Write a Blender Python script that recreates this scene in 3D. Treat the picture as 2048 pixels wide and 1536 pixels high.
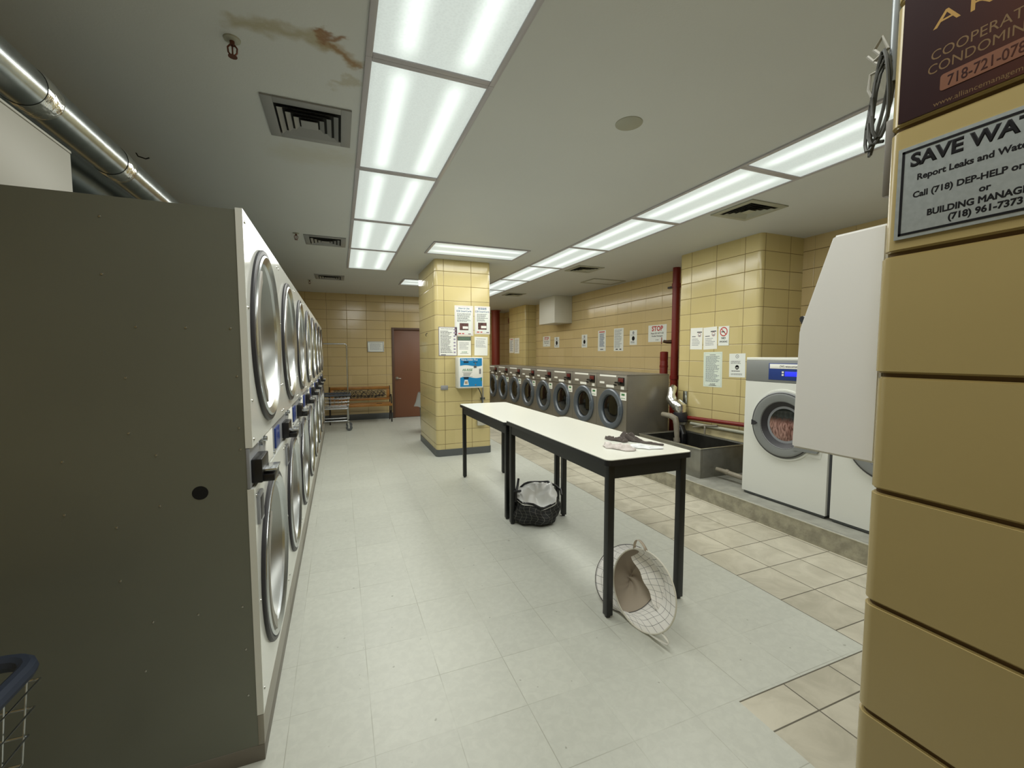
import bpy, bmesh, math, random
from mathutils import Vector, Matrix
S = bpy.context.scene
C = S.collection
for o in list(bpy.data.objects):
    bpy.data.objects.remove(o)
random.seed(7)
R = math.radians

# ------------------------------------------------------------------ camera, world, exposure
cam_d = bpy.data.cameras.new('camera')
cam = bpy.data.objects.new('camera', cam_d)
C.objects.link(cam)
S.camera = cam
cam_d.sensor_width = 36.0
cam_d.lens = 857.3 * 36.0 / 2048.0
cam_d.clip_start = 0.02
cam_d.clip_end = 60
yaw, pitch, roll = R(21.93), R(-3.97), R(-0.05)
F = Vector((math.sin(yaw) * math.cos(pitch), math.cos(yaw) * math.cos(pitch), math.sin(pitch)))
Rt = Vector((math.cos(yaw), -math.sin(yaw), 0))
Up = Rt.cross(F)
r_ = Rt * math.cos(roll) + Up * math.sin(roll)
u_ = Up * math.cos(roll) - Rt * math.sin(roll)
cam.matrix_world = Matrix(((r_.x, u_.x, -F.x, 0), (r_.y, u_.y, -F.y, 0), (r_.z, u_.z, -F.z, 1.46), (0, 0, 0, 1)))

world = bpy.data.worlds.new('world')
S.world = world
world.use_nodes = True
world.node_tree.nodes['Background'].inputs[0].default_value = (0.02, 0.02, 0.018, 1)
world.node_tree.nodes['Background'].inputs[1].default_value = 1.0

S.view_settings.view_transform = 'Standard'
S.view_settings.look = 'None'
S.view_settings.gamma = 1.0
S.view_settings.use_curve_mapping = False
S.view_settings.exposure = 0.0

LAMP_W = 13.2            # watts of each 2x4 fixture's lamp
LAMP_COL = (1.0, 1.0, 0.94)
CEIL = 2.78

# ------------------------------------------------------------------ materials
def lin(c):
    if isinstance(c, str):
        c = tuple(int(c[i:i + 2], 16) / 255 for i in (1, 3, 5))
    return tuple((x / 12.92 if x <= 0.04045 else ((x + 0.055) / 1.055) ** 2.4) for x in c)

class NT:
    def __init__(s, name):
        s.m = bpy.data.materials.new(name)
        s.m.use_nodes = True
        s.t = s.m.node_tree
        s.b = s.t.nodes['Principled BSDF']
    def n(s, typ, **kw):
        x = s.t.nodes.new(typ)
        for k, v in kw.items():
            setattr(x, k, v)
        return x
    def l(s, a, b):
        s.t.links.new(a, b)
    def put(s, sock, v):
        if isinstance(v, (int, float)):
            sock.default_value = v
        elif isinstance(v, tuple):
            sock.default_value = v if len(v) == 4 or sock.type == 'VECTOR' else (*v, 1)
        else:
            s.l(v, sock)
    def math(s, op, a, b=None, c=None):
        x = s.n('ShaderNodeMath', operation=op)
        s.put(x.inputs[0], a)
        if b is not None: s.put(x.inputs[1], b)
        if c is not None: s.put(x.inputs[2], c)
        return x.outputs[0]
    def mix(s, f, a, b):
        x = s.n('ShaderNodeMix', data_type='RGBA')
        s.put(x.inputs[0], f); s.put(x.inputs[6], a); s.put(x.inputs[7], b)
        return x.outputs[2]
    def ramp(s, v, a, b, lo=0.0, hi=1.0):
        x = s.n('ShaderNodeMapRange', interpolation_type='SMOOTHSTEP')
        s.put(x.inputs[0], v); s.put(x.inputs[1], a); s.put(x.inputs[2], b); s.put(x.inputs[3], lo); s.put(x.inputs[4], hi)
        return x.outputs[0]
    def pos(s):
        g = s.n('ShaderNodeNewGeometry')
        x = s.n('ShaderNodeSeparateXYZ')
        s.l(g.outputs['Position'], x.inputs[0])
        return g, x.outputs[0], x.outputs[1], x.outputs[2]
    def noise(s, scale, detail=3, rough=0.5, vec=None, dist=0.0):
        x = s.n('ShaderNodeTexNoise')
        x.inputs['Scale'].default_value = scale; x.inputs['Detail'].default_value = detail
        x.inputs['Roughness'].default_value = rough; x.inputs['Distortion'].default_value = dist
        if vec is None:
            g = s.n('ShaderNodeNewGeometry'); vec = g.outputs['Position']
        s.l(vec, x.inputs['Vector'])
        return x.outputs[0]
    def bump(s, h, strength=0.3, dist=0.01):
        x = s.n('ShaderNodeBump')
        x.inputs['Strength'].default_value = strength; x.inputs['Distance'].default_value = dist
        s.l(h, x.inputs['Height']); s.l(x.outputs[0], s.b.inputs['Normal'])
        return x
    def joint(s, u, off, w):
        f = s.math('FRACT', s.math('ADD', s.math('DIVIDE', s.math('SUBTRACT', u, off), w), 0.5))
        return s.math('MULTIPLY', s.math('ABSOLUTE', s.math('SUBTRACT', f, 0.5)), w)

MATS = {}
def mat(name, col, rough=0.5, metal=0.0, spec=0.5, var=0.0, vscale=8.0, bump=0.0, bscale=60.0, emit=None, trans=0.0, alpha=1.0, coat=0.0, two=None):
    if name in MATS: return MATS[name]
    t = NT(name)
    c = lin(col)
    b = t.b
    b.inputs['Roughness'].default_value = rough
    b.inputs['Metallic'].default_value = metal
    b.inputs['Specular IOR Level'].default_value = spec
    b.inputs['Coat Weight'].default_value = coat
    if var > 0:
        nz = t.noise(vscale, 4)
        t.l(t.mix(t.ramp(nz, 0.3, 0.7), tuple(x * (1 - var) for x in c), tuple(min(1, x * (1 + var)) for x in c)), b.inputs['Base Color'])
    else:
        b.inputs['Base Color'].default_value = (*c, 1)
    if bump > 0:
        t.bump(t.noise(bscale, 3), bump, 0.004)
    if emit:
        b.inputs['Emission Color'].default_value = (*lin(emit[0]), 1)
        b.inputs['Emission Strength'].default_value = emit[1]
    b.inputs['Transmission Weight'].default_value = trans
    b.inputs['Alpha'].default_value = alpha
    MATS[name] = t.m
    return t.m

def tile_mat(name, col, grout, offx, offy, offz, w, h, gz=0.0028, horiz=True, rough=0.16, vert=1.0):
    t = NT(name)
    g, x, y, z = t.pos()
    nx = t.n('ShaderNodeSeparateXYZ'); t.l(g.outputs['True Normal'], nx.inputs[0])
    isx = t.math('GREATER_THAN', t.math('ABSOLUTE', nx.outputs[0]), 0.6)
    isy = t.math('GREATER_THAN', t.math('ABSOLUTE', nx.outputs[1]), 0.6)
    dy = t.joint(y, offy, w); dx = t.joint(x, offx, w)
    du = t.math('ADD', t.math('MULTIPLY', isx, dy), t.math('MULTIPLY', t.math('SUBTRACT', 1.0, isx), t.math('ADD', dx, t.math('MULTIPLY', t.math('SUBTRACT', 1.0, isy), 1.0))))
    dz = t.joint(z, offz, h)
    d = t.math('MINIMUM', du, dz) if horiz else du
    f = t.ramp(d, gz * 0.55, gz * 1.25)
    if vert < 1.0:      # paler, tightly butted upright joints
        fv = t.math('ADD', t.math('MULTIPLY', t.ramp(du, gz * 0.55, gz * 1.25), vert), 1.0 - vert)
        f = t.math('MINIMUM', t.ramp(dz, gz * 0.7, gz * 1.5), fv)
    # per-tile tint
    cu = t.math('FLOOR', t.math('DIVIDE', t.math('SUBTRACT', t.math('ADD', x, y), offx + offy), w))
    cz = t.math('FLOOR', t.math('DIVIDE', t.math('SUBTRACT', z, offz), h))
    cb = t.n('ShaderNodeCombineXYZ'); t.l(cu, cb.inputs[0]); t.l(cz, cb.inputs[1])
    wn = t.n('ShaderNodeTexWhiteNoise', noise_dimensions='2D'); t.l(cb.outputs[0], wn.inputs['Vector'])
    c = lin(col)
    nz = t.noise(3.0, 3)
    k = t.math('ADD', t.math('MULTIPLY', wn.outputs[0], 0.6), t.math('MULTIPLY', nz, 0.4))
    tc = t.mix(k, tuple(v * q for v, q in zip(c, (0.93, 0.92, 0.88))), tuple(v * q for v, q in zip(c, (1.05, 1.05, 1.08))))
    t.l(t.mix(f, lin(grout), tc), t.b.inputs['Base Color'])
    t.l(t.ramp(f, 0, 1, 0.8, rough), t.b.inputs['Roughness'])
    wob = t.math('MULTIPLY', t.noise(9.0, 1), 0.35)
    e = t.ramp(d, 0.0, 0.007)
    t.bump(t.math('ADD', e, wob), 0.55, 0.004)
    MATS[name] = t.m
    return t.m

GROUT = '#6e5a34'
YEL = '#c8b985'
M_wall = tile_mat('glazed_tile_wall', '#c6b183', GROUT, 0.176, 5.30, -0.02, 0.4064, 0.2034)
M_longwall = tile_mat('glazed_tile_long_wall', '#cbb788', GROUT, 0.176, 5.30, -0.02, 0.4064, 0.2034, vert=0.3)
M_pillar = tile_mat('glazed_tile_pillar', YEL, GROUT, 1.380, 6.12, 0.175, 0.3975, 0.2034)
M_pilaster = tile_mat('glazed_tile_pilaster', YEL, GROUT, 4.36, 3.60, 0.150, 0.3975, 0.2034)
M_nearcol = tile_mat('shaded_tile_column', '#a99868', GROUT, 9.0, 9.08, 0.0, 0.4064, 0.2034, horiz=False, rough=0.22)  # pillar tile in a darker tone: the near column's shade is in its colour
M_grout = mat('grout', '#5f4a2a', 0.9)

def ceiling_mat():
    t = NT('painted_ceiling')
    g, x, y, z = t.pos()
    nz = t.noise(1.2, 3); n2 = t.noise(9.0, 4, 0.6)
    base = t.mix(nz, lin('#c7caca'), lin('#d0d3d2'))
    def caps(ax, ay, bx, by, r0, r1, amp):
        # distance to a segment, warped by noise
        wx = t.math('ADD', x, t.math('MULTIPLY', t.math('SUBTRACT', n2, 0.5), amp))
        wy = t.math('ADD', y, t.math('MULTIPLY', t.math('SUBTRACT', t.noise(13.0, 3), 0.5), amp))
        px = t.math('SUBTRACT', wx, ax); py = t.math('SUBTRACT', wy, ay)
        dx, dy = bx - ax, by - ay
        h = t.math('DIVIDE', t.math('ADD', t.math('MULTIPLY', px, dx), t.math('MULTIPLY', py, dy)), dx * dx + dy * dy)
        h = t.math('MINIMUM', t.math('MAXIMUM', h, 0.0), 1.0)
        qx = t.math('SUBTRACT', px, t.math('MULTIPLY', h, dx)); qy = t.math('SUBTRACT', py, t.math('MULTIPLY', h, dy))
        d = t.math('SQRT', t.math('ADD', t.math('MULTIPLY', qx, qx), t.math('MULTIPLY', qy, qy)))
        return t.ramp(d, r0, r1, 1.0, 0.0)
    c = base
    c = t.mix(t.math('MULTIPLY', caps(-0.36, 2.075, -0.03, 2.06, 0.0, 0.075, 0.16), 0.75), c, lin('#a09672'))
    c = t.mix(t.math('MULTIPLY', caps(-0.03, 2.04, 0.10, 2.17, 0.0, 0.05, 0.16), 0.8), c, lin('#9d8660'))
    c = t.mix(t.math('MULTIPLY', caps(-0.04, 2.03, 0.06, 2.02, 0.0, 0.035, 0.20), 0.9), c, lin('#8a6440'))
    c = t.mix(t.math('MULTIPLY', caps(0.0, 2.07, 0.125, 2.20, 0.0, 0.018, 0.10), 0.85), c, lin('#937450'))
    c = t.mix(t.math('MULTIPLY', caps(0.03, 2.36, 0.10, 2.28, 0.0, 0.05, 0.25), 0.5), c, lin('#a39a78'))
    c = t.mix(t.math('MULTIPLY', caps(-0.25, 3.25, 0.05, 3.2, 0.0, 0.22, 0.2), 0.25), c, lin('#b0a880'))
    t.l(c, t.b.inputs['Base Color'])
    t.b.inputs['Roughness'].default_value = 0.6
    t.bump(t.math('ADD', t.noise(120, 2), t.math('MULTIPLY', n2, 0.6)), 0.12, 0.004)
    return t.m
M_ceil = ceiling_mat()

def floor_mat():
    t = NT('floor_tiles')
    g, x, y, z = t.pos()
    # vinyl tile
    d = t.math('MINIMUM', t.joint(x, 0.083, 0.3048), t.joint(y, 1.85, 0.3048))
    jv = t.ramp(d, 0.0006, 0.0026)
    cu = t.math('FLOOR', t.math('DIVIDE', t.math('SUBTRACT', x, 0.083), 0.3048))
    cv = t.math('FLOOR', t.math('DIVIDE', t.math('SUBTRACT', y, 1.85), 0.3048))
    cb = t.n('ShaderNodeCombineXYZ'); t.l(cu, cb.inputs[0]); t.l(cv, cb.inputs[1])
    wn = t.n('ShaderNodeTexWhiteNoise', noise_dimensions='2D'); t.l(cb.outputs[0], wn.inputs['Vector'])
    mot = t.noise(26.0, 5, 0.62, dist=0.6); big = t.noise(1.6, 3)
    k = t.math('ADD', t.math('ADD', t.math('MULTIPLY', wn.outputs[0], 0.3), t.math('MULTIPLY', t.ramp(mot, 0.35, 0.68), 0.4)), t.math('MULTIPLY', big, 0.3))
    vc = t.mix(k, lin('#b2b4ab'), lin('#c3c5bb'))
    fade = t.ramp(t.noise(2.3, 3), 0.4, 0.62, 0.12, 0.85)
    vc = t.mix(t.math('MULTIPLY', t.math('SUBTRACT', 1.0, jv), fade), vc, lin('#96968a'))
    spots = t.ramp(t.noise(33.0, 1, 0.2), 0.80, 0.82)
    vc = t.mix(t.math('MULTIPLY', spots, 0.55), vc, lin('#77776a'))
    # ceramic tile
    d2 = t.math('MINIMUM', t.joint(x, 2.4, 0.3048), t.joint(y, 1.072, 0.3048))
    d2 = t.math('MINIMUM', d2, t.math('ADD', t.math('ABSOLUTE', t.math('SUBTRACT', y, 1.226)), t.math('GREATER_THAN', x, 2.398)))
    jc = t.ramp(d2, 0.0022, 0.0042)
    cu2 = t.math('FLOOR', t.math('DIVIDE', t.math('SUBTRACT', x, 2.4), 0.3048))
    cv2 = t.math('FLOOR', t.math('DIVIDE', t.math('SUBTRACT', y, 1.072), 0.3048))
    cb2 = t.n('ShaderNodeCombineXYZ'); t.l(cu2, cb2.inputs[0]); t.l(cv2, cb2.inputs[1])
    wn2 = t.n('ShaderNodeTexWhiteNoise', noise_dimensions='2D'); t.l(cb2.outputs[0], wn2.inputs['Vector'])
    cl = t.noise(5.0, 5, 0.6, dist=1.2)
    k2 = t.math('ADD', t.math('MULTIPLY', wn2.outputs[0], 0.45), t.math('MULTIPLY', t.ramp(cl, 0.3, 0.7), 0.55))
    cc = t.mix(k2, lin('#a39e8d'), lin('#c4bfae'))
    cc = t.mix(jc, lin('#5b5649'), cc)
    m1 = t.math('GREATER_THAN', x, 2.398)
    m2 = t.math('MULTIPLY', t.math('GREATER_THAN', x, 1.524), t.math('LESS_THAN', y, 1.229))
    mk = t.math('MAXIMUM', m1, m2)
    t.l(t.mix(mk, vc, cc), t.b.inputs['Base Color'])
    rgh = t.math('ADD', 0.30, t.math('MULTIPLY', t.noise(4.0, 4), 0.16))
    t.l(t.math('SUBTRACT', rgh, t.math('MULTIPLY', mk, 0.05)), t.b.inputs['Roughness'])
    hgt = t.math('ADD', t.math('MULTIPLY', mk, jc), t.math('MULTIPLY', t.math('SUBTRACT', 1.0, mk), t.math('ADD', t.math('MULTIPLY', jv, 0.15), t.math('MULTIPLY', t.noise(7.0, 2), 0.35))))
    t.bump(hgt, 0.3, 0.003)
    return t.m
M_floor = floor_mat()

M_white_enamel = mat('white_enamel', '#dadcd6', 0.13, spec=0.5)
M_white_paint = mat('white_paint', '#d9d9d0', 0.4)
M_grey_side = mat('grey_side_panel', '#74776d', 0.36, metal=0.25, var=0.04, vscale=2)
M_taupe = mat('taupe_kick', '#8f8b80', 0.4)
M_taupe_dark = mat('taupe_dark', '#6c675d', 0.45)
M_chrome = mat('chrome', '#c6cacd', 0.24, metal=1.0)
M_steel = mat('brushed_steel', '#b9bab6', 0.28, metal=1.0)
M_dish = mat('satin_steel', '#a4a6a4', 0.33, metal=1.0)
M_galv = mat('galvanised_steel', '#b3b8b8', 0.24, metal=1.0, var=0.1, vscale=14, bump=0.1, bscale=30)
M_foil = mat('crinkled_foil', '#e6e6e2', 0.14, metal=1.0, bump=0.9, bscale=45)
M_black = mat('black_plastic', '#121214', 0.35)
M_black_metal = mat('black_painted_metal', '#0f1110', 0.38)
M_rubber = mat('black_rubber', '#26252a', 0.45)
M_dark_hole = mat('dark_hole', '#070707', 0.9)
M_grey_panel = mat('grey_control_panel', '#8b8e93', 0.35)
M_blue_panel = mat('blue_panel', '#1f3a80', 0.3)
M_glass_dark = mat('dark_door_glass', '#0b0c0a', 0.08, spec=0.4)
M_glass_grey = mat('grey_door_glass', '#8f9494', 0.12, metal=0.55)
M_washer = mat('stainless_washer', '#89857c', 0.36, metal=0.55, var=0.05, vscale=3)
M_washer_panel = mat('stainless_panel', '#8f8b83', 0.42, metal=0.45)
M_ring = mat('slate_door_ring', '#4e565e', 0.28, spec=0.6)
M_ring2 = mat('grey_door_ring', '#7d807f', 0.3)
M_red_reader = mat('red_plastic', '#5c1f1c', 0.4)
M_label = mat('white_label', '#e9e9e2', 0.5)
M_paper = mat('paper', '#e6e7e0', 0.6)
M_paper2 = mat('laminated_paper', '#e1e5df', 0.25)
M_ink = mat('ink', '#4a4a4c', 0.7)
M_ink_black = mat('black_ink', '#0b0a0d', 0.7, spec=0.2)
M_ink_red = mat('red_ink', '#b8322c', 0.6)
M_ink_blue = mat('blue_ink', '#33527e', 0.6)
M_ink_green = mat('green_ink', '#3c7a46', 0.6)
M_ink_purple = mat('purple_border', '#5a4a6c', 0.6)
M_ink_pink = mat('pink_border', '#cfa3a8', 0.6)
M_photo = mat('photo_print', '#5a3a36', 0.5, var=0.6, vscale=60)
M_greenbar = mat('green_banner', '#5d7561', 0.5, var=0.2, vscale=90)
M_cyan = mat('bright_blue_panel', '#1583bd', 0.35)
M_door_brown = mat('brown_door_paint', '#744a32', 0.38)
M_frame_brown = mat('brown_frame_paint', '#553a2a', 0.45)
M_base = mat('grey_vinyl_base', '#55595a', 0.45)
M_table_top = mat('white_laminate', '#e7e8de', 0.24)
M_wood = mat('varnished_wood', '#96672f', 0.35, var=0.18, vscale=6)
M_iron = mat('black_cast_iron', '#241d17', 0.55)
M_red_pipe = mat('red_pipe_paint', '#741d15', 0.4)
M_red_col = mat('dark_red_column_paint', '#7b2f20', 0.5)
M_green = mat('green_pipe_paint', '#2c5a3a', 0.5)
M_pvc = mat('aged_grey_pipe', '#8a8373', 0.55, var=0.15)
M_sink = mat('worn_stainless', '#8d8c83', 0.36, metal=0.6, var=0.2, vscale=5)
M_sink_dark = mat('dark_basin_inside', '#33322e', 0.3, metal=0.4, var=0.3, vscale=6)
M_curb_top = mat('concrete_top', '#8b8b82', 0.7, var=0.15, vscale=9)
M_curb_face = mat('tread_plate', '#a09c8a', 0.45, metal=0.3, var=0.2, vscale=14, bump=0.8, bscale=55)
M_nosing = mat('metal_edge_highlight', '#e2e2da', 0.2, metal=0.7)
M_cream = mat('cream_boards', '#c7bb93', 0.5, var=0.12)
M_vent = mat('grey_vent_paint', '#8f9090', 0.45)
M_vent_light = mat('grey_green_vent_paint', '#a3a496', 0.45)
M_light_frame = mat('lavender_grey_trim', '#b5b2b8', 0.35)
M_bronze = mat('bronze_sprinkler', '#6a4234', 0.4, metal=0.7)
M_black_fabric = None
M_liner = mat('white_plastic_liner', '#dedfdb', 0.3, trans=0.0, bump=0.25, bscale=18)
M_sock_dark = mat('grey_brown_knit', '#5e5652', 0.95, bump=0.6, bscale=300)
M_sock_light = mat('pale_knit', '#d8d0cc', 0.95, bump=0.6, bscale=300, var=0.12, vscale=30)
M_cloth_white = mat('white_cloth', '#e8eaec', 0.9)
M_cart_rim = mat('slate_rubber_bumper', '#3d424a', 0.6)
M_cart_rim2 = mat('navy_rubber_bumper', '#2c3444', 0.6)
M_brown_sign = None
M_alu_sign = mat('brushed_aluminium_sign', '#aeb6b8', 0.35, metal=0.5, var=0.06, vscale=120)
M_gold = mat('gold_lettering', '#a07a2c', 0.5)
M_gold_dim = mat('dull_gold_lettering', '#664a1c', 0.5)
M_orange = mat('orange_band', '#6e3f20', 0.5)
M_grey_plate = mat('grey_cover_plate', '#8f9091', 0.4)
M_cable = mat('dark_grey_cable', '#3c3d37', 0.5)
M_cable_light = mat('pale_cable', '#9c9a90', 0.5)
M_bag_clear = mat('clear_plastic_bag', '#b9bdbb', 0.25, alpha=0.75, bump=0.6, bscale=25)
M_can = mat('grey_bin', '#6a6f70', 0.5)

def grid_fabric(name, col, line, pitch, lw, thin=False):
    t = NT(name)
    uv = t.n('ShaderNodeUVMap'); uv.uv_map = 'UVMap'
    sp = t.n('ShaderNodeSeparateXYZ'); t.l(uv.outputs[0], sp.inputs[0])
    d = t.math('MINIMUM', t.joint(sp.outputs[0], 0.0, pitch), t.joint(sp.outputs[1], 0.0, pitch))
    f = t.ramp(d, lw * 0.6, lw)
    gc = t.mix(f, lin(line), lin(col)); t.l(gc, t.b.inputs['Base Color'])
    t.b.inputs['Roughness'].default_value = 0.75
    if thin:
        tr = t.n('ShaderNodeBsdfTranslucent'); t.l(gc, tr.inputs[0])
        mx = t.n('ShaderNodeMixShader'); mx.inputs[0].default_value = .18
        t.l(t.b.outputs[0], mx.inputs[1]); t.l(tr.outputs[0], mx.inputs[2]); t.l(mx.outputs[0], t.t.nodes['Material Output'].inputs[0])
    MATS[name] = t.m
    return t.m
M_white_grid = grid_fabric('white_grid_fabric', '#fbf9f5', '#4c4c52', 0.050, 0.0014, True)
M_black_fabric = grid_fabric('black_grid_fabric', '#101112', '#77776f', 0.048, 0.0012)

def brown_sign_mat():
    t = NT('brown_plastic_sign')
    g, x, y, z = t.pos()
    # brown turns warmer and paler towards the near end
    f = t.ramp(y, 0.42, 0.27)
    t.l(t.mix(f, lin('#2a1516'), lin('#452418')), t.b.inputs['Base Color'])
    t.b.inputs['Roughness'].default_value = 0.45; t.b.inputs['Specular IOR Level'].default_value = .15
    return t.m
M_brown_sign = brown_sign_mat()

def diffuser_mat(name, along_y):
    # glowing prismatic lens with two fluorescent tubes showing through
    t = NT(name)
    tc = t.n('ShaderNodeTexCoord')
    sp = t.n('ShaderNodeSeparateXYZ'); t.l(tc.outputs['Object'], sp.inputs[0])
    u = t.math('ABSOLUTE', sp.outputs[0])       # object x runs across the tubes
    v = t.math('ABSOLUTE', sp.outputs[1])
    d = t.math('ABSOLUTE', t.math('SUBTRACT', u, 0.135))
    band = t.math('POWER', t.ramp(d, 0.0, 0.10, 1.0, 0.0), 1.6)
    endf = t.ramp(v, 0.46, 0.60, 1.0, 0.25)
    edge = t.ramp(u, 0.24, 0.285, 1.0, 0.86)
    cell = t.n('ShaderNodeTexVoronoi'); cell.inputs['Scale'].default_value = 90.0
    t.l(tc.outputs['Object'], cell.inputs['Vector'])
    tex = t.ramp(cell.outputs[0], 0.0, 0.8, 0.95, 1.04)
    e = t.math('MULTIPLY', t.math('MULTIPLY', t.math('ADD', 0.58, t.math('MULTIPLY', t.math('MULTIPLY', band, endf), 0.50)), edge), tex)
    t.l(e, t.b.inputs['Emission Strength'])
    t.b.inputs['Emission Color'].default_value = (0.90, 1.0, 0.93, 1)
    t.b.inputs['Base Color'].default_value = (0.25, 0.26, 0.25, 1)
    t.b.inputs['Roughness'].default_value = 0.4
    MATS[name] = t.m
    return t.m
M_diff = diffuser_mat('lit_lens', True)

# ------------------------------------------------------------------ mesh helpers
class MB:
    def __init__(s):
        s.bm = bmesh.new(); s.mi = 0; s.uvs = None
    def _tagf(s, fs):
        for f in fs: f.material_index = s.mi
    def box(s, x0, x1, y0, y1, z0, z1, bev=0.0, seg=2):
        if x0 > x1: x0, x1 = x1, x0
        if y0 > y1: y0, y1 = y1, y0
        if z0 > z1: z0, z1 = z1, z0
        v = [s.bm.verts.new((x, y, z)) for x in (x0, x1) for y in (y0, y1) for z in (z0, z1)]
        q = [(0, 1, 3, 2), (4, 6, 7, 5), (0, 4, 5, 1), (2, 3, 7, 6), (0, 2, 6, 4), (1, 5, 7, 3)]
        fs = [s.bm.faces.new([v[i] for i in f]) for f in q]
        s._tagf(fs)
        if bev > 0:
            es = list({e for f in fs for e in f.edges})
            r = bmesh.ops.bevel(s.bm, geom=es, offset=bev, segments=seg, affect='EDGES', profile=0.5)
            s._tagf(r['faces'])
        return s
    def prism(s, poly, axis, a0, a1):
        def P(p, a):
            if axis == 'z': return (p[0], p[1], a)
            if axis == 'y': return (p[0], a, p[1])
            return (a, p[0], p[1])
        A = [s.bm.verts.new(P(p, a0)) for p in poly]; B = [s.bm.verts.new(P(p, a1)) for p in poly]
        n = len(poly); fs = [s.bm.faces.new(A), s.bm.faces.new(B[::-1])]
        for i in range(n): fs.append(s.bm.faces.new((A[i], B[i], B[(i + 1) % n], A[(i + 1) % n])))
        s._tagf(fs); bmesh.ops.recalc_face_normals(s.bm, faces=fs)
        return s
    def tube(s, pts, r, seg=8, closed=False, caps=True):
        pts = [Vector(p) for p in pts]; n = len(pts)
        rr = r if isinstance(r, (list, tuple)) else [r] * n
        prev = None; rings = []
        for i, p in enumerate(pts):
            if closed: d = pts[(i + 1) % n] - pts[i - 1]
            else: d = pts[min(i + 1, n - 1)] - pts[max(i - 1, 0)]
            d.normalize()
            if prev is None:
                a = Vector((0, 0, 1)) if abs(d.z) < 0.9 else Vector((1, 0, 0))
                u = d.cross(a).normalized()
            else:
                u = prev - d * prev.dot(d)
                u = u.normalized() if u.length > 1e-6 else d.orthogonal().normalized()
            prev = u; w = d.cross(u)
            rings.append([s.bm.verts.new(p + (u * math.cos(2 * math.pi * k / seg) + w * math.sin(2 * math.pi * k / seg)) * rr[i]) for k in range(seg)])
        fs = []
        for i in range(n if closed else n - 1):
            a, b = rings[i], rings[(i + 1) % n]
            for k in range(seg): fs.append(s.bm.faces.new((a[k], a[(k + 1) % seg], b[(k + 1) % seg], b[k])))
        if caps and not closed:
            fs.append(s.bm.faces.new(rings[0][::-1])); fs.append(s.bm.faces.new(rings[-1]))
        s._tagf(fs); bmesh.ops.recalc_face_normals(s.bm, faces=fs)
        return s
    def cyl(s, p0, p1, r, seg=16): return s.tube([p0, p1], r, seg)
    def lathe(s, prof, origin, axis=(0, 0, 1), seg=32, cap0=False, cap1=False, a0=0.0, a1=2 * math.pi):
        ax = Vector(axis).normalized(); o = Vector(origin)
        u = Vector((0, 1, 0)) if abs(ax.x) > 0.9 else (Vector((1, 0, 0)))
        u = (u - ax * u.dot(ax)).normalized(); w = ax.cross(u)
        full = abs(a1 - a0 - 2 * math.pi) < 1e-6
        ns = seg if full else seg + 1
        rings = []
        for (r, h) in prof:
            if r < 1e-6: rings.append([s.bm.verts.new(o + ax * h)])
            else: rings.append([s.bm.verts.new(o + ax * h + (u * math.cos(a0 + (a1 - a0) * k / seg) + w * math.sin(a0 + (a1 - a0) * k / seg)) * r) for k in range(ns)])
        fs = []
        for a, b in zip(rings[:-1], rings[1:]):
            for k in range(seg):
                k2 = (k + 1) % ns
                va = [a[0]] if len(a) == 1 else [a[k], a[k2]]
                vb = [b[0]] if len(b) == 1 else [b[k2], b[k]]
                if len(va) + len(vb) > 2: fs.append(s.bm.faces.new(va + vb))
        if cap0 and len(rings[0]) > 2: fs.append(s.bm.faces.new(rings[0][::-1]))
        if cap1 and len(rings[-1]) > 2: fs.append(s.bm.faces.new(rings[-1]))
        s._tagf(fs); bmesh.ops.recalc_face_normals(s.bm, faces=fs)
        return s
    def blob(s, c, rad, seg=16, rings=10, noise=0.0, rot=None):
        st = random.uniform(0, 9)
        vs = []
        for i in range(rings + 1):
            th = math.pi * i / rings; row = []
            for k in range(seg):
                ph = 2 * math.pi * k / seg
                d = Vector((math.sin(th) * math.cos(ph), math.sin(th) * math.sin(ph), math.cos(th)))
                q = 1 + noise * (math.sin(3 * ph + st + 2 * th) * math.sin(th) + 0.5 * math.sin(5 * ph - 3 * th + 2 * st) * math.sin(th))
                p = Vector((d.x * rad[0] * q, d.y * rad[1] * q, d.z * rad[2] * q))
                if rot is not None: p = rot @ p
                row.append(p + Vector(c))
                if i in (0, rings): break
            vs.append([s.bm.verts.new(p) for p in row])
        fs = []
        for a, b in zip(vs[:-1], vs[1:]):
            for k in range(seg):
                k2 = (k + 1) % seg
                va = [a[0]] if len(a) == 1 else [a[k], a[k2]]
                vb = [b[0]] if len(b) == 1 else [b[k2], b[k]]
                fs.append(s.bm.faces.new(va + vb))
        s._tagf(fs); bmesh.ops.recalc_face_normals(s.bm, faces=fs)
        return s
    def grid(s, fn, nu, nv, closed_u=False, uvfn=None):
        # surface from fn(i, j); optional UVs in metres
        V = [[s.bm.verts.new(fn(i, j)) for i in range(nu)] for j in range(nv)]
        ul = s.bm.loops.layers.uv.new('UVMap') if uvfn else None
        fs = []
        for j in range(nv - 1):
            for i in range(nu if closed_u else nu - 1):
                ids = [(i, j), (i + 1, j), (i + 1, j + 1), (i, j + 1)]
                f = s.bm.faces.new([V[b][a % nu] for a, b in ids])
                if ul:
                    for lp, (a, b) in zip(f.loops, ids): lp[ul].uv = uvfn(a, b)
                fs.append(f)
        s._tagf(fs)
        return s
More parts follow.
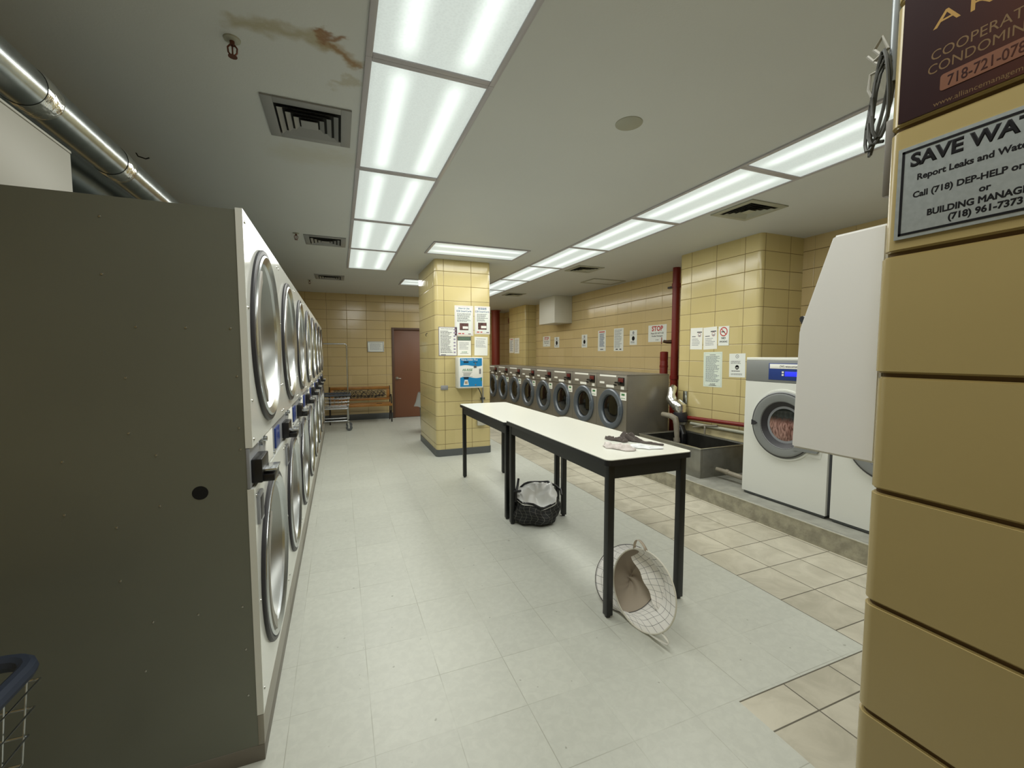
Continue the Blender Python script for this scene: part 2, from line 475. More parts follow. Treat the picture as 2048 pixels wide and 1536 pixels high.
    def plate_hole(s, xf, xb, y0, y1, z0, z1, cy, cz, r, N=48):
        # a plate normal to x with a round hole
        ang = sorted(set([2 * math.pi * k / N for k in range(N)] + [math.atan2(b - cz, a - cy) % (2 * math.pi) for a in (y0, y1) for b in (z0, z1)]))
        def out(t):
            c, q = math.cos(t), math.sin(t); k = []
            if c > 1e-9: k.append((y1 - cy) / c)
            if c < -1e-9: k.append((y0 - cy) / c)
            if q > 1e-9: k.append((z1 - cz) / q)
            if q < -1e-9: k.append((z0 - cz) / q)
            m = min(k); return cy + c * m, cz + q * m
        rf, rb, of, ob = [], [], [], []
        for t in ang:
            y, z = cy + r * math.cos(t), cz + r * math.sin(t); Y, Z = out(t)
            rf.append(s.bm.verts.new((xf, y, z))); rb.append(s.bm.verts.new((xb, y, z)))
            of.append(s.bm.verts.new((xf, Y, Z))); ob.append(s.bm.verts.new((xb, Y, Z)))
        n = len(ang); fs = []
        for i in range(n):
            j = (i + 1) % n
            fs += [s.bm.faces.new((rf[i], of[i], of[j], rf[j])), s.bm.faces.new((of[i], ob[i], ob[j], of[j])),
                   s.bm.faces.new((rb[i], rf[i], rf[j], rb[j])), s.bm.faces.new((rb[j], ob[j], ob[i], rb[i]))]
        s._tagf(fs); bmesh.ops.recalc_face_normals(s.bm, faces=fs)
        return s
    def rot(s, M):
        bmesh.ops.transform(s.bm, matrix=M, verts=s.bm.verts); return s
    def build(s, name, mats, parent=None, smooth=35):
        me = bpy.data.meshes.new(name)
        s.bm.to_mesh(me); s.bm.free()
        for m in (mats if isinstance(mats, (list, tuple)) else [mats]): me.materials.append(m)
        if smooth:
            me.polygons.foreach_set('use_smooth', [True] * len(me.polygons))
            me.set_sharp_from_angle(angle=R(smooth))
        o = bpy.data.objects.new(name, me)
        C.objects.link(o)
        if parent is not None: o.parent = parent
        return o

def tag(o, label=None, cat=None, group=None, kind=None):
    if label: o['label'] = label
    if cat: o['category'] = cat
    if group: o['group'] = group
    if kind: o['kind'] = kind
    return o
def empty(name, loc, label, cat, group=None, rz=0.0):
    o = bpy.data.objects.new(name, None); C.objects.link(o)
    o.location = loc; o.rotation_euler = (0, 0, rz); o.empty_display_size = 0.1
    return tag(o, label, cat, group)
def struct(o, label, cat): return tag(o, label, cat, kind='structure')
def copy_tree(o, parent=None):
    c = o.copy(); C.objects.link(c)
    if parent is not None: c.parent = parent
    for ch in list(o.children): copy_tree(ch, c)
    return c
def text(name, body, size, m, parent, loc=(0, 0, 0), bold=0.0, align='CENTER', extrude=0.0004, sx=1.0, shear=0.0, local=None, ay='CENTER'):
    cu = bpy.data.curves.new('t', 'FONT'); cu.body = body; cu.size = size
    cu.align_x = align; cu.align_y = ay; cu.bevel_depth = bold * size; cu.bevel_resolution = 0; cu.extrude = extrude; cu.resolution_u = 3; cu.shear = shear
    to = bpy.data.objects.new('t', cu); C.objects.link(to)
    bpy.context.view_layer.update()
    dg = bpy.context.evaluated_depsgraph_get()
    me = bpy.data.meshes.new_from_object(to.evaluated_get(dg))
    bpy.data.objects.remove(to); bpy.data.curves.remove(cu)
    Mx = Matrix.Translation(loc) @ (local or Matrix()) @ Matrix.Diagonal((sx, 1, .35, 1))
    me.transform(Mx)
    me.materials.clear(); me.materials.append(m)
    o = bpy.data.objects.new(name, me); C.objects.link(o)
    if parent is not None: o.parent = parent
    return o
FACE_Y = Matrix(((1, 0, 0), (0, 0, -1), (0, 1, 0))).to_4x4()                  # sheet facing -y
FACE_X = Matrix(((0, 0, -1), (-1, 0, 0), (0, 1, 0))).to_4x4()                 # sheet facing -x

# ------------------------------------------------------------------ the room
def rbox(mb, x0, x1, y0, y1, z0, z1, r, seg=5, corners=(1, 1, 1, 1)):
    poly = []
    cs = [(x1 - r, y1 - r, 0), (x0 + r, y1 - r, 90), (x0 + r, y0 + r, 180), (x1 - r, y0 + r, 270)]
    ex = [(x1, y1), (x0, y1), (x0, y0), (x1, y0)]
    for (cx, cy, a), e, on in zip(cs, ex, corners):
        if on:
            for k in range(seg + 1):
                t = R(a + 90 * k / seg); poly.append((cx + r * math.cos(t), cy + r * math.sin(t)))
        else: poly.append(e)
    mb.prism(poly, 'z', z0, z1)

XL, XR, YB, YF, YN = -1.75, 4.97, 10.1, 13.0, -1.6
struct(MB().box(XL - .1, XR + .1, YN - .1, YF + .1, -0.08, 0.0).build('floor', M_floor), 'pale grey vinyl tile floor with a strip of ceramic tile', 'floor')
struct(MB().box(XL - .1, XR + .1, YN - .1, YF + .1, CEIL, CEIL + .08).build('ceiling', M_ceil), 'off-white painted ceiling with a rusty water stain', 'ceiling')
struct(MB().box(XL - .12, XL, YN, YB + .1, 0, CEIL).build('wall_left', M_wall), 'tiled wall behind the stacked dryers', 'wall')
struct(MB().box(XR, XR + .12, YN, YF, 0, CEIL).build('wall_right', M_longwall), 'long yellow tiled wall behind the washers', 'wall')
struct(MB().box(XL, XR, YN - .12, YN, 0, CEIL).build('wall_front', M_wall), 'yellow tiled wall behind the viewer', 'wall')
mb = MB()
DX0, DX1, DZ = 1.115, 2.10, 2.065
mb.box(XL, DX0, YB, YB + .12, 0, CEIL); mb.box(DX0, DX1, YB, YB + .12, DZ, CEIL); mb.box(DX1, 2.72, YB, YB + .12, 0, CEIL)
struct(mb.build('wall_back', M_wall), 'yellow tiled wall with the brown door', 'wall')
struct(MB().box(2.60, 2.72, YB + .12, YF, 0, CEIL).build('wall_return', M_wall), 'short tiled wall hidden past the pillar', 'wall')
struct(MB().box(2.60, XR, YF, YF + .12, 0, CEIL).build('wall_far', M_wall), 'shaded tiled wall at the far end past the washers', 'wall')
mb = MB(); mb.box(XL, DX0, YB - .012, YB, 0, 0.13, .004); mb.box(DX1, 2.6, YB - .012, YB, 0, 0.13, .004)
struct(mb.build('baseboard_back', M_base), 'dark grey vinyl base under the yellow tiled wall', 'baseboard')
# door
d = struct(MB().box(DX0 + .055, DX1 - .055, YB + .02, YB + .065, 0.008, DZ - .055, .003).build('door_1', M_door_brown), 'brown metal door with a round knob', 'door')
mb = MB(); mb.box(DX0, DX0 + .055, YB - .015, YB + .11, 0, DZ, .004); mb.box(DX1 - .055, DX1, YB - .015, YB + .11, 0, DZ, .004); mb.box(DX0 + .055, DX1 - .055, YB - .015, YB + .11, DZ - .055, DZ, .004)
mb.build('door_frame', M_frame_brown, d)
mb = MB(); mb.lathe([(0, .062), (.018, .06), (.027, .045), (.024, .03), (.011, .02), (.011, .006), (.033, .005), (.033, 0)], (1.225, YB + .02, .915), (0, -1, 0), 20)
mb.cyl((1.225, YB - .03, .915), (1.31, YB - .03, .905), .008, 10)
mb.build('door_handle', M_steel, d)

# pillar in the middle
mb = MB(); rbox(mb, 1.255, 2.07, 5.98, 7.30, 0, CEIL, .05, 6)
p = struct(mb.build('pillar', M_pillar), 'square yellow tiled pillar carrying the notices and blue machine', 'pillar')
mb = MB(); rbox(mb, 1.247, 2.078, 5.972, 7.308, 0, .10, .054, 6)
mb.build('base_strip', M_base, p)
# near column (each course is real, with a recessed joint)
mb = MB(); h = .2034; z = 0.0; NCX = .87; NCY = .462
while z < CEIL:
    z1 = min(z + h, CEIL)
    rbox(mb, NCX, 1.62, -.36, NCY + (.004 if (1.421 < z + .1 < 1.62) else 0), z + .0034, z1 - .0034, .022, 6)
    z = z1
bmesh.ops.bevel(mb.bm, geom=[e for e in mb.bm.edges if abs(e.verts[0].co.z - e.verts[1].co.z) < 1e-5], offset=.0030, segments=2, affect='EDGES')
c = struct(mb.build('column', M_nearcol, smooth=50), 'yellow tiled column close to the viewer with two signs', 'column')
mb = MB(); rbox(mb, NCX + .005, 1.615, -.355, NCY - .005, 0, CEIL, .02, 4); mb.build('mortar_core', M_grout, c)
# pilasters on the long wall
mb = MB(); rbox(mb, 4.30, XR, 3.395, 4.61, .155, CEIL, .05, 6, (0, 1, 1, 0))
struct(mb.build('pilaster', M_pilaster), 'yellow tiled pilaster above the utility sink', 'pilaster')
mb = MB(); rbox(mb, 4.65, XR, 10.60, 11.8, .155, CEIL, .04, 5, (0, 1, 1, 0))
struct(mb.build('pilaster', M_pilaster), 'yellow tiled pilaster past the last grey washer', 'pilaster')
# raised plinth
cb = struct(MB().box(3.352, XR, YN, YF, 0, .150).build('curb', M_curb_top), 'raised concrete plinth under the washers with a tread plate face', 'curb')
MB().box(3.34, 3.352, YN, YF, 0, .150).build('face_plate', M_curb_face, cb)
MB().box(3.337, 3.372, YN, YF, .150, .1545, .0015).build('nosing', M_curb_top, cb)
MB().box(3.3365, 3.3435, YN, YF, .1475, .1552, .001).build('edge_highlight', M_nosing, cb)  # pale metal strip carrying the nosing's highlight line as colour

# ------------------------------------------------------------------ ceiling lights
def ceiling_light(cx, cy, lx, ly, label, group):
    along_y = ly > lx
    w, L = (lx, ly) if along_y else (ly, lx)
    rz = 0.0 if along_y else math.pi / 2
    t = empty('ceiling_light', (cx, cy, CEIL), label, 'ceiling light', group, rz)
    MB().box(-w / 2 + .028, w / 2 - .028, -L / 2 + .028, L / 2 - .028, -.006, -.002).build('lens', M_diff, t)
    mb = MB(); f = .029
    mb.box(-w / 2, -w / 2 + f, -L / 2, L / 2, -.012, 0, .003); mb.box(w / 2 - f, w / 2, -L / 2, L / 2, -.012, 0, .003)
    mb.box(-w / 2 + f, w / 2 - f, -L / 2, -L / 2 + f, -.012, 0, .003); mb.box(-w / 2 + f, w / 2 - f, L / 2 - f, L / 2, -.012, 0, .003)
    mb.build('trim_frame', M_light_frame, t)
    ld = bpy.data.lights.new('lamp', 'AREA'); ld.shape = 'RECTANGLE'; ld.size = w - .07; ld.size_y = L - .07
    ld.energy = LAMP_W; ld.color = LAMP_COL; ld.spread = R(180)
    lo = bpy.data.objects.new('lamp', ld); C.objects.link(lo); lo.parent = t; lo.location = (0, 0, -.014)
    return t
ordn = ['first', 'second', 'third', 'fourth', 'fifth', 'sixth', 'seventh', 'eighth', 'ninth']
yb = [.84, 2.075, 3.30, 4.535, 5.77, 7.09]
for i in range(5):
    lab = ['large lit panel cut by the picture edge, nearest in the row over the aisle', 'second lit panel of the row over the aisle, next to the big vent',
           'third lit panel of the row over the aisle', 'fourth lit panel of the row over the aisle', 'last lit panel of the row over the aisle, farthest from the viewer'][i]
    ceiling_light(.443, (yb[i] + yb[i + 1]) / 2, .60, yb[i + 1] - yb[i], lab, 'ceiling lights over the aisle')
ceiling_light(.443, .225, .60, 1.23, 'added unseen lit panel of the row over the aisle, just behind the viewer', 'ceiling lights over the aisle')  # extra panel out of view, added to brighten the near end
ceiling_light(2.945, .435, .60, 1.22, 'added unseen lit panel over the ceramic tiles, level with the near column', 'ceiling lights over the ceramic tiles')  # another out-of-view panel, added as fill around the near column
ceiling_light(2.945, 10.2, .60, 1.22, 'added unseen lit panel over the ceramic tiles, hidden beyond the pillar', 'ceiling lights over the ceramic tiles')  # unseen panel added to brighten the bay past the pillar
ceiling_light(2.945, 11.6, .60, 1.22, 'added unseen lit panel at the far end, hidden beyond the pillar', 'ceiling lights over the ceramic tiles')  # one more unseen panel, added to lift the dark far end
yr = [1.05, 2.275, 3.495, 4.715, 5.935, 7.16, 8.385, 9.6]
for i in range(7):
    lab = ['lit panel beside the near column, nearest in the row over the ceramic tiles', 'second lit panel of the row over the ceramic tiles, beside a vent', 'third lit panel of the row over the ceramic tiles',
           'fourth lit panel of the row over the ceramic tiles', 'fifth lit panel of the row over the ceramic tiles', 'sixth lit panel of the row over the ceramic tiles, small beside the pillar', 'last lit panel of the row over the ceramic tiles, mostly behind the pillar'][i]
    ceiling_light(2.945, (yr[i] + yr[i + 1]) / 2, .60, yr[i + 1] - yr[i], lab, 'ceiling lights over the ceramic tiles')
ceiling_light(1.685, 5.385, 1.24, .62, 'lit panel set crosswise just in front of the tiled pillar', 'crosswise ceiling lights')
ceiling_light(1.70, 8.07, 1.24, .68, 'lit panel set crosswise and half hidden behind the tiled pillar', 'crosswise ceiling lights')

# vents, sprinklers, hatch, cover disc
def vent(cx, cy, s, label, group, m):
    t = empty('ceiling_vent', (cx, cy, CEIL), label, 'vent', group)
    MB().box(-s * .40, s * .40, -s * .40, s * .40, -.003, 0).build('backing', M_dark_hole, t)
    mb = MB(); a, b = s / 2, s * .375
    for q in ((-a, -b, -a, a), (b, a, -a, a), (-b, b, -a, -b), (-b, b, b, a)): mb.box(q[0], q[1], q[2], q[3], -.010, 0, .002)
    mb.build('frame', m, t)
    mb = MB()
    for k in range(3):
        o_ = s * (.345 - .085 * k); i_ = o_ - s * .055; zt = -.006; zb = -.020
        O = [(-o_, -o_), (o_, -o_), (o_, o_), (-o_, o_)]; I = [(-i_, -i_), (i_, -i_), (i_, i_), (-i_, i_)]
        vo = [mb.bm.verts.new((x, y, zb)) for x, y in O]; vi = [mb.bm.verts.new((x, y, zt)) for x, y in I]
        for j in range(4): mb.bm.faces.new((vo[j], vo[(j + 1) % 4], vi[(j + 1) % 4], vi[j]))
    mb.box(-s * .10, s * .10, -s * .10, s * .10, -.018, -.014, .002)
    mb.build('louvre', m, t, smooth=0)
vent(-.12, 2.79, .44, 'large grey ceiling vent beside the rusty stain', 'vents above the dryers', M_vent)
vent(-.11, 5.54, .44, 'middle grey ceiling vent above the dryers', 'vents above the dryers', M_vent)
vent(-.11, 8.07, .46, 'far grey ceiling vent near the end of the dryers', 'vents above the dryers', M_vent)
vent(3.53, 2.94, .45, 'grey ceiling vent above the white washers', 'vents over the washers', M_vent_light)
vent(3.57, 5.86, .45, 'grey ceiling vent above the grey washers', 'vents over the washers', M_vent_light)
vent(3.62, 8.88, .42, 'small far ceiling vent by the boxed white chase', 'vents over the washers', M_vent_light)

def sprinkler(cx, cy, label):
    t = empty('sprinkler', (cx, cy, CEIL), label, 'sprinkler', 'sprinklers over the dryers')
    MB().lathe([(.0, 0), (.042, 0), (.04, -.006), (.02, -.012), (.0, -.012)], (0, 0, 0), (0, 0, 1), 24).build('escutcheon', M_vent_light, t)
    mb = MB(); mb.cyl((0, 0, -.012), (0, 0, -.034), .012, 12)
    for sgn in (-1, 1): mb.tube([(sgn * .010, 0, -.03), (sgn * .022, 0, -.045), (sgn * .020, 0, -.07), (sgn * .006, 0, -.088)], .0045, 8)
    mb.cyl((0, 0, -.036), (0, 0, -.082), .004, 8)
    mb.build('head', M_bronze, t)
    MB().lathe([(0, 0), (.022, 0), (.022, .003), (0, .003)], (0, 0, -.092), (0, 0, 1), 16).build('deflector', M_bronze, t)
    t.scale = (.78, .78, .78)
sprinkler(-.381, 2.195, 'bronze sprinkler head beside the rusty stain')
sprinkler(-.40, 5.31, 'sprinkler head beside the middle vent')
sprinkler(-.45, 8.5, 'sprinkler head beside the far vent')
tag(MB().lathe([(0, -.006), (.070, -.006), (.076, -.003), (.077, 0), (0, 0)], (1.578, 2.12, CEIL), (0, 0, 1), 40).build('cover_disc', M_vent_light), 'round flat cover disc on the bare ceiling between the light rows', 'ceiling cover', )
t = empty('access_hatch', (4.49, 6.72, CEIL), 'flat ceiling access hatch above the grey washers', 'hatch')
MB().box(-.30, .30, -.19, .19, -.006, 0, .002).build('panel', M_ceil, t)
mb = MB()
for q in ((-.335, .335, -.225, -.195), (-.335, .335, .195, .225), (-.335, -.305, -.195, .195), (.305, .335, -.195, .195)): mb.box(q[0], q[1], q[2], q[3], -.012, 0, .002)
mb.build('rim', M_vent_light, t)
t = empty('anchor_hook', (-1.20, 3.62, CEIL), 'tiny dark wire hook stuck in the ceiling beside the duct', 'hook')
MB().tube([(0, 0, 0), (.01, 0, -.02), (.05, .0, -.03), (.07, .0, -.02)], .004, 6).build('wire', M_black, t)

# ------------------------------------------------------------------ stacked dryers
M_handle = mat('taupe_handle', '#858279', 0.45)
def make_dryer():
    t = empty('stacked_dryer', (-.284, 1.68, 0), '', 'dryer', 'row of stacked dryers')
    W = .866; D = 1.17
    mb = MB(); mb.box(-D, -.020, .002, W - .002, .060, 1.936)
    bmesh.ops.delete(mb.bm, geom=[f for f in mb.bm.faces if all(abs(v.co.x + .020) < 1e-5 for v in f.verts)], context='FACES_ONLY')
    cab = mb.build('cabinet', M_grey_side, t, smooth=0)
    MB().box(-D, -.001, 0, W, 0, .060, .002).build('base_rail', M_taupe_dark, t)
    MB().box(-.0205, -.001, .0, W - .001, .061, .172, .001).build('kick_panel', M_taupe, t)
    cy, czu, czl, rr = .405, 1.535, .600, .335
    MB().plate_hole(0, -.021, 0, W - .002, 1.140, 1.942, cy, czu, rr).build('upper_front', M_white_enamel, t)
    MB().plate_hole(0, -.021, 0, W - .002, .174, .996, cy, czl, rr).build('lower_front', M_white_enamel, t)
    for k, (cz, r) in enumerate(((czu, .352), (czl, .352))):
        dr = MB().lathe([(r - .020, -.02), (r, -.001), (r + .001, .008), (r - .003, .013), (r - .017, .014), (r - .018, .006)], (0, cy, cz), (1, 0, 0), 64).build('door_upper' if k == 0 else 'door_lower', M_rubber, t)
        MB().lathe([(r - .018, .004), (r - .020, .016), (r - .028, .020), (r - .036, .016), (r - .052, .006), (r - .056, -.004)], (0, cy, cz), (1, 0, 0), 64).build('chrome_ring', M_chrome, dr)
        MB().lathe([(r - .056, -.004), (r - .075, -.045), (r - .11, -.075), (r - .125, -.080)], (0, cy, cz), (1, 0, 0), 64).build('dish', M_dish, dr)
        MB().lathe([(r - .125, -.080), (r - .16, -.083), (0, -.083)], (0, cy, cz), (1, 0, 0), 48).build('glass', M_glass_grey, dr)
        mb = MB()
        a = R(150), R(232)
        mb.lathe([(r - .040, .012), (r - .046, .022), (r - .092, .018), (r - .096, -.03)], (0, cy, cz), (1, 0, 0), 20, a0=R(128), a1=R(238))
        mb.build('pull_handle', M_handle, dr)
        mb = MB(); mb.prism([(cy + r - .05, cz + .10), (cy + r + .03, cz + .085), (cy + r + .055, cz + .05), (cy + r + .055, cz - .13), (cy + r + .03, cz - .16), (cy + r - .02, cz - .16)], 'x', .001, .006)
        mb.build('hinge_plate', M_grey_panel if k else M_white_paint, dr)
    # seam cover screws
    mb = MB()
    for z in (1.905, 1.62, 1.30, 1.165, .965, .58, .25):
        mb.lathe([(.006, 0), (.005, .003), (0, .004)], (0, .030, z), (1, 0, 0), 10)
        mb.lathe([(.006, 0), (.005, .003), (0, .004)], (0, .835, z), (1, 0, 0), 10)
    mb.build('front_screws', M_steel, t)
    # control strip between the two drums
    MB().box(-.0205, -.010, .0, W - .001, .998, 1.138, .001).build('control_panel', M_grey_panel, t)
    MB().box(-.010, -.004, .31, .50, 1.003, 1.133, .001).build('instruction_label', M_label, t)
    for y_, z_ in ((.30, 1.118), (.51, 1.016)): MB().lathe([(.011, -.010), (.010, .003), (0, .005)], (0, y_, z_), (1, 0, 0), 12).build('lock_button', M_chrome, t)
    for y in (.02,):
        rd = MB().box(-.010, .024, y, y + .145, 1.010, 1.095, .004).box(.018, .060, y + .012, y + .133, 1.010, 1.036, .004).build('card_reader', M_black, t)
        MB().box(.018, .066, y + .02, y + .125, 1.046, 1.053, .001).build('card_slot', M_chrome, rd)
        MB().cyl((-.012, y + .185, 1.118), (.002, y + .185, 1.118), .012, 12).build('indicator', M_chrome, rd)
    MB().box(-.010, -.003, .60, .74, 1.015, 1.11, .001).build('display', M_blue_panel, t)
    # finger recess on the lower front
    mb = MB(); mb.box(-.001, .010, .035, .120, .855, .965, .004); pl_ = mb.build('coin_box_plate', M_grey_panel, t)
    MB().box(.009, .0115, .048, .110, .870, .950, .001).build('recess', M_rubber, pl_)
    return t
dry = make_dryer()
dlab = ['nearest stacked dryer, its bare grey side panel facing the viewer', 'second stacked dryer from the bare grey side panel', 'third stacked dryer from the bare grey side panel', 'fourth stacked dryer from the bare grey side panel',
        'fifth stacked dryer from the bare grey side panel', 'sixth stacked dryer from the bare grey side panel', 'seventh stacked dryer, last but one before the wire cart', 'last stacked dryer of the row, beside the wire laundry cart']
for k in range(8):
    o = dry if k == 0 else copy_tree(dry)
    o.location.y = 1.68 + .868 * k
    o['label'] = dlab[k]
# screws and the cable hole on the exposed side panel
SC = [(-0.598, 1.838), (-0.601, 1.682), (-0.533, 1.539), (-0.416, 1.539), (-0.304, 1.539), (-0.563, 1.394), (-0.292, 1.393), (-0.564, 1.235), (-0.293, 1.233), (-0.292, 1.165), (-0.504, 1.166), (-0.712, 1.166), (-0.716, 1.017), (-0.502, 1.014), (-0.605, 0.964), (-0.605, 0.805), (-0.535, 0.664), (-0.423, 0.661), (-0.306, 0.66), (-0.302, 0.517), (-0.301, 0.361), (-0.56, 0.518)]
mb = MB()
for x, z in SC:
    MB().lathe([(.0038, 0), (.0032, .002), (0, .0032)], (x * 1.0945 + .284, .002, 1.46 + (z - 1.46) * 1.0945), (0, -1, 0), 10).build('side_screw', M_steel, dry)
MB().lathe([(.0, .0012), (.0225, .0012), (.023, 0)], (-.440 + .284, .002, 1.001), (0, -1, 0), 32).build('cable_hole', M_dark_hole, dry)

# exhaust ducts above the dryers
def duct(name, x, z, segs, label, parent_mat):   # round runs in joined lengths
    t = empty(name, (x, 0, z), label, 'duct')
    mb = MB()
    for y0, y1, r in segs: mb.lathe([(r, y0), (r, y1)], (0, 0, 0), (0, 1, 0), 40, cap0=True, cap1=True)
    mb.build('pipe', parent_mat, t)
    for y0, y1, r in segs[1:]:
        mb = MB(); mb.lathe([(r + .001, y0 - .05), (r + .005, y0 - .03), (r + .003, y0), (r + .005, y0 + .03), (r + .001, y0 + .05)], (0, 0, 0), (0, 1, 0), 40)
        mb.build('tape_band', M_foil, t)
    return t
duct('exhaust_duct', -1.0, 2.40, [(0.55, 2.13, .0725), (2.13, 2.75, .073), (2.75, 4.2, .074), (4.2, 8.6, .075)], 'big shiny round exhaust duct running above the stacked dryers', M_galv)
duct('exhaust_duct', -1.28, 2.40, [(2.2, 4.2, .12), (4.2, 8.6, .121)], 'lower dull grey duct tucked behind the shiny duct', mat('dull_duct', '#7f888b', 0.35, metal=0.9))
M_off = mat('dimmed_white_paint', '#a9a79c', 0.5)  # white box's dimness put into its colour, offsetting the added panel
t = empty('boxed_enclosure', (-1.18, 1.69, 1.938), 'plain white boxed enclosure standing on the nearest dryer', 'enclosure')
MB().box(-.28, .28, .0, .44, .0, .262, .004).build('box', M_off, t)
MB().box(-.282, .282, -.002, .442, .262, .272, .003).build('lid', M_off, t)

# ------------------------------------------------------------------ grey front-load washers
def make_washer():
    t = empty('front_load_washer', (3.54, 4.705, .155), '', 'washer', 'row of grey front-load washers')
    W, D, H = .712, .71, 1.03
    cy, cz, r = .357, .535, .283
    MB().box(.022, D, .002, W - .002, .0, H - .012, .004).build('cabinet', M_washer, t)
    MB().box(.0, D, .0, W, H - .012, H, .004).build('top_panel', M_washer, t)
    MB().plate_hole(0, .022, .001, W - .001, 0.0, .815, cy, cz, r - .03).build('front_panel', M_washer, t)
    MB().box(-.004, .022, .004, W - .004, .818, H - .013, .003).build('control_panel', M_washer_panel, t)
    dr = MB().lathe([(r - .02, -.002), (r, .0), (r + .001, .018), (r - .012, .032), (r - .045, .036), (r - .075, .026), (r - .088, .008), (r - .090, -.006)], (0, cy, cz), (-1, 0, 0), 56).build('door', M_ring, t)
    MB().lathe([(r - .090, -.002), (r - .11, .004), (r - .16, .016), (0, .022)], (0, cy, cz), (-1, 0, 0), 48).build('glass', M_glass_dark, dr)
    MB().box(-.046, -.020, cy - .262, cy - .222, cz - .06, cz + .06, .008).build('handle', M_ring, dr)
    MB().box(-.0055, -.004, .23, .63, .988, 1.012, 0).build('instruction_label', M_label, t)
    MB().box(-.0055, -.004, .515, .63, .885, .912, 0).build('price_label', M_label, t)
    MB().box(-.0055, -.004, .28, .465, .838, .872, 0).build('soap_label', M_label, t)
    MB().box(-.0055, -.004, .51, .625, .855, .880, 0).build('brand_plate', M_taupe_dark, t)
    rd = MB().box(-.012, -.004, .045, .185, .880, .990, .002).build('card_reader', M_black, t)
    MB().box(-.024, -.012, .055, .160, .925, .980, .003).build('reader_face', M_red_reader, rd)
    MB().box(-.045, -.020, .10, .215, .905, .930, .004).build('reader_lever', M_black, rd)
    MB().box(-.0055, -.004, .22, .29, .868, .890, 0).build('display', M_black, t)
    MB().box(-.0055, -.004, .055, .125, .828, .868, 0).build('button_sticker', M_label, t)
    st = MB().box(-.0015, .0, .004, .142, .683, .790, 0).build('paper_sticker', M_label, t)
    mb = MB(); mb.box(-.0022, -.0015, .04, .11, .745, .772); mb.box(-.0022, -.0015, .03, .12, .705, .712)
    mb.build('logo_print', M_ink_green, st)
    return t
wash = make_washer()
wl = ['grey front-load washer nearest the utility sink, its side panel bare'] + ['%s grey front-load washer from the utility sink' % ordn[i] for i in range(1, 7)] + ['last grey front-load washer from the sink, cut off by the pillar']
for k in range(8):
    o = wash if k == 0 else copy_tree(wash)
    o.location.y = 4.705 + .715 * k
    o['label'] = wl[k]

# ------------------------------------------------------------------ big white washers
def make_white_washer():
    t = empty('white_washer', (3.535, 2.15, .155), '', 'washer', 'big white washers')
    W, D, H = .755, .74, 1.275
    cy, cz, r = .377, .693, .287
    MB().box(.024, D, .003, W - .003, .02, H - .02, .004).build('cabinet', M_grey_panel, t)
    MB().plate_hole(0, .024, .0, W, .022, 1.056, cy, cz, r - .03).build('front_panel', M_white_enamel, t)
    MB().box(-.001, .024, .0, W, 1.058, 1.247, .003).build('control_panel', M_ring2, t)
    MB().box(.0, D, .0, W, 1.247, H, .006).build('top_panel', M_white_enamel, t)
    MB().box(.012, D - .02, .012, W - .012, .0, .022, .002).build('plinth', M_base, t)
    mb = MB(); mb.lathe([(r + .022, 0), (r + .020, .006), (r + .004, .007), (r + .002, 0)], (0, cy, cz), (-1, 0, 0), 64)
    mb.prism([(cy - .14, cz - .235), (cy - .325, cz - .225), (cy - .335, cz - .155), (cy - .25, cz - .13)], 'x', -.003, 0)
    mb.build('door_surround', M_white_enamel, t)
    dr = MB().lathe([(r, -.002), (r + .002, .010), (r - .010, .020), (r - .030, .024), (r - .085, .012), (r - .092, .0)], (0, cy, cz), (-1, 0, 0), 64).build('door', M_ring2, t)
    MB().lathe([(r - .006, .0185), (r - .010, .0205), (r - .014, .0218)], (0, cy, cz), (-1, 0, 0), 64).build('dark_seam', M_rubber, dr)
    MB().lathe([(r - .082, .014), (r - .095, .0), (r - .125, -.02), (r - .127, -.03)], (0, cy, cz), (-1, 0, 0), 56).build('rubber_seal', M_rubber, dr)
    mb = MB(); mb.lathe([(r - .127, -.030), (r - .16, -.02), (0, -.006)], (0, cy, cz), (-1, 0, 0), 48); mb.build('glass', MG_laundry, dr)
    mb = MB(); mb.prism([(cy - .12, cz - .195), (cy - .305, cz - .185), (cy - .315, cz - .165), (cy - .315, cz - .145), (cy - .20, cz - .105), (cy - .12, cz - .15)], 'x', -.024, -.003)
    mb.build('handle', M_ring2, dr)
    mb = MB(); mb.prism([(cy + r - .004, cz + .012), (cy + r - .04, cz + .004), (cy + r - .06, cz - .012), (cy + r - .035, cz - .03), (cy + r - .004, cz - .035)], 'x', -.027, -.015)
    mb.build('hinge_notch', M_rubber, dr)
    pn = MB().box(-.004, -.001, .165, .525, 1.080, 1.225, .001).build('blue_panel', M_blue_panel, t)
    MB().box(-.0055, -.004, .17, .515, 1.178, 1.218, .001).build('white_strip', M_label, pn)
    MB().box(-.0055, -.004, .19, .375, 1.115, 1.155, .001).build('display', mat('lit_blue_display', '#2330d8', 0.3, emit=('#2a35ff', 0.7)), pn)
    mb = MB()
    for z in (1.118, 1.141): mb.box(-.0055, -.004, .385, .402, z, z + .015)
    mb.build('buttons', M_label, pn)
    return t
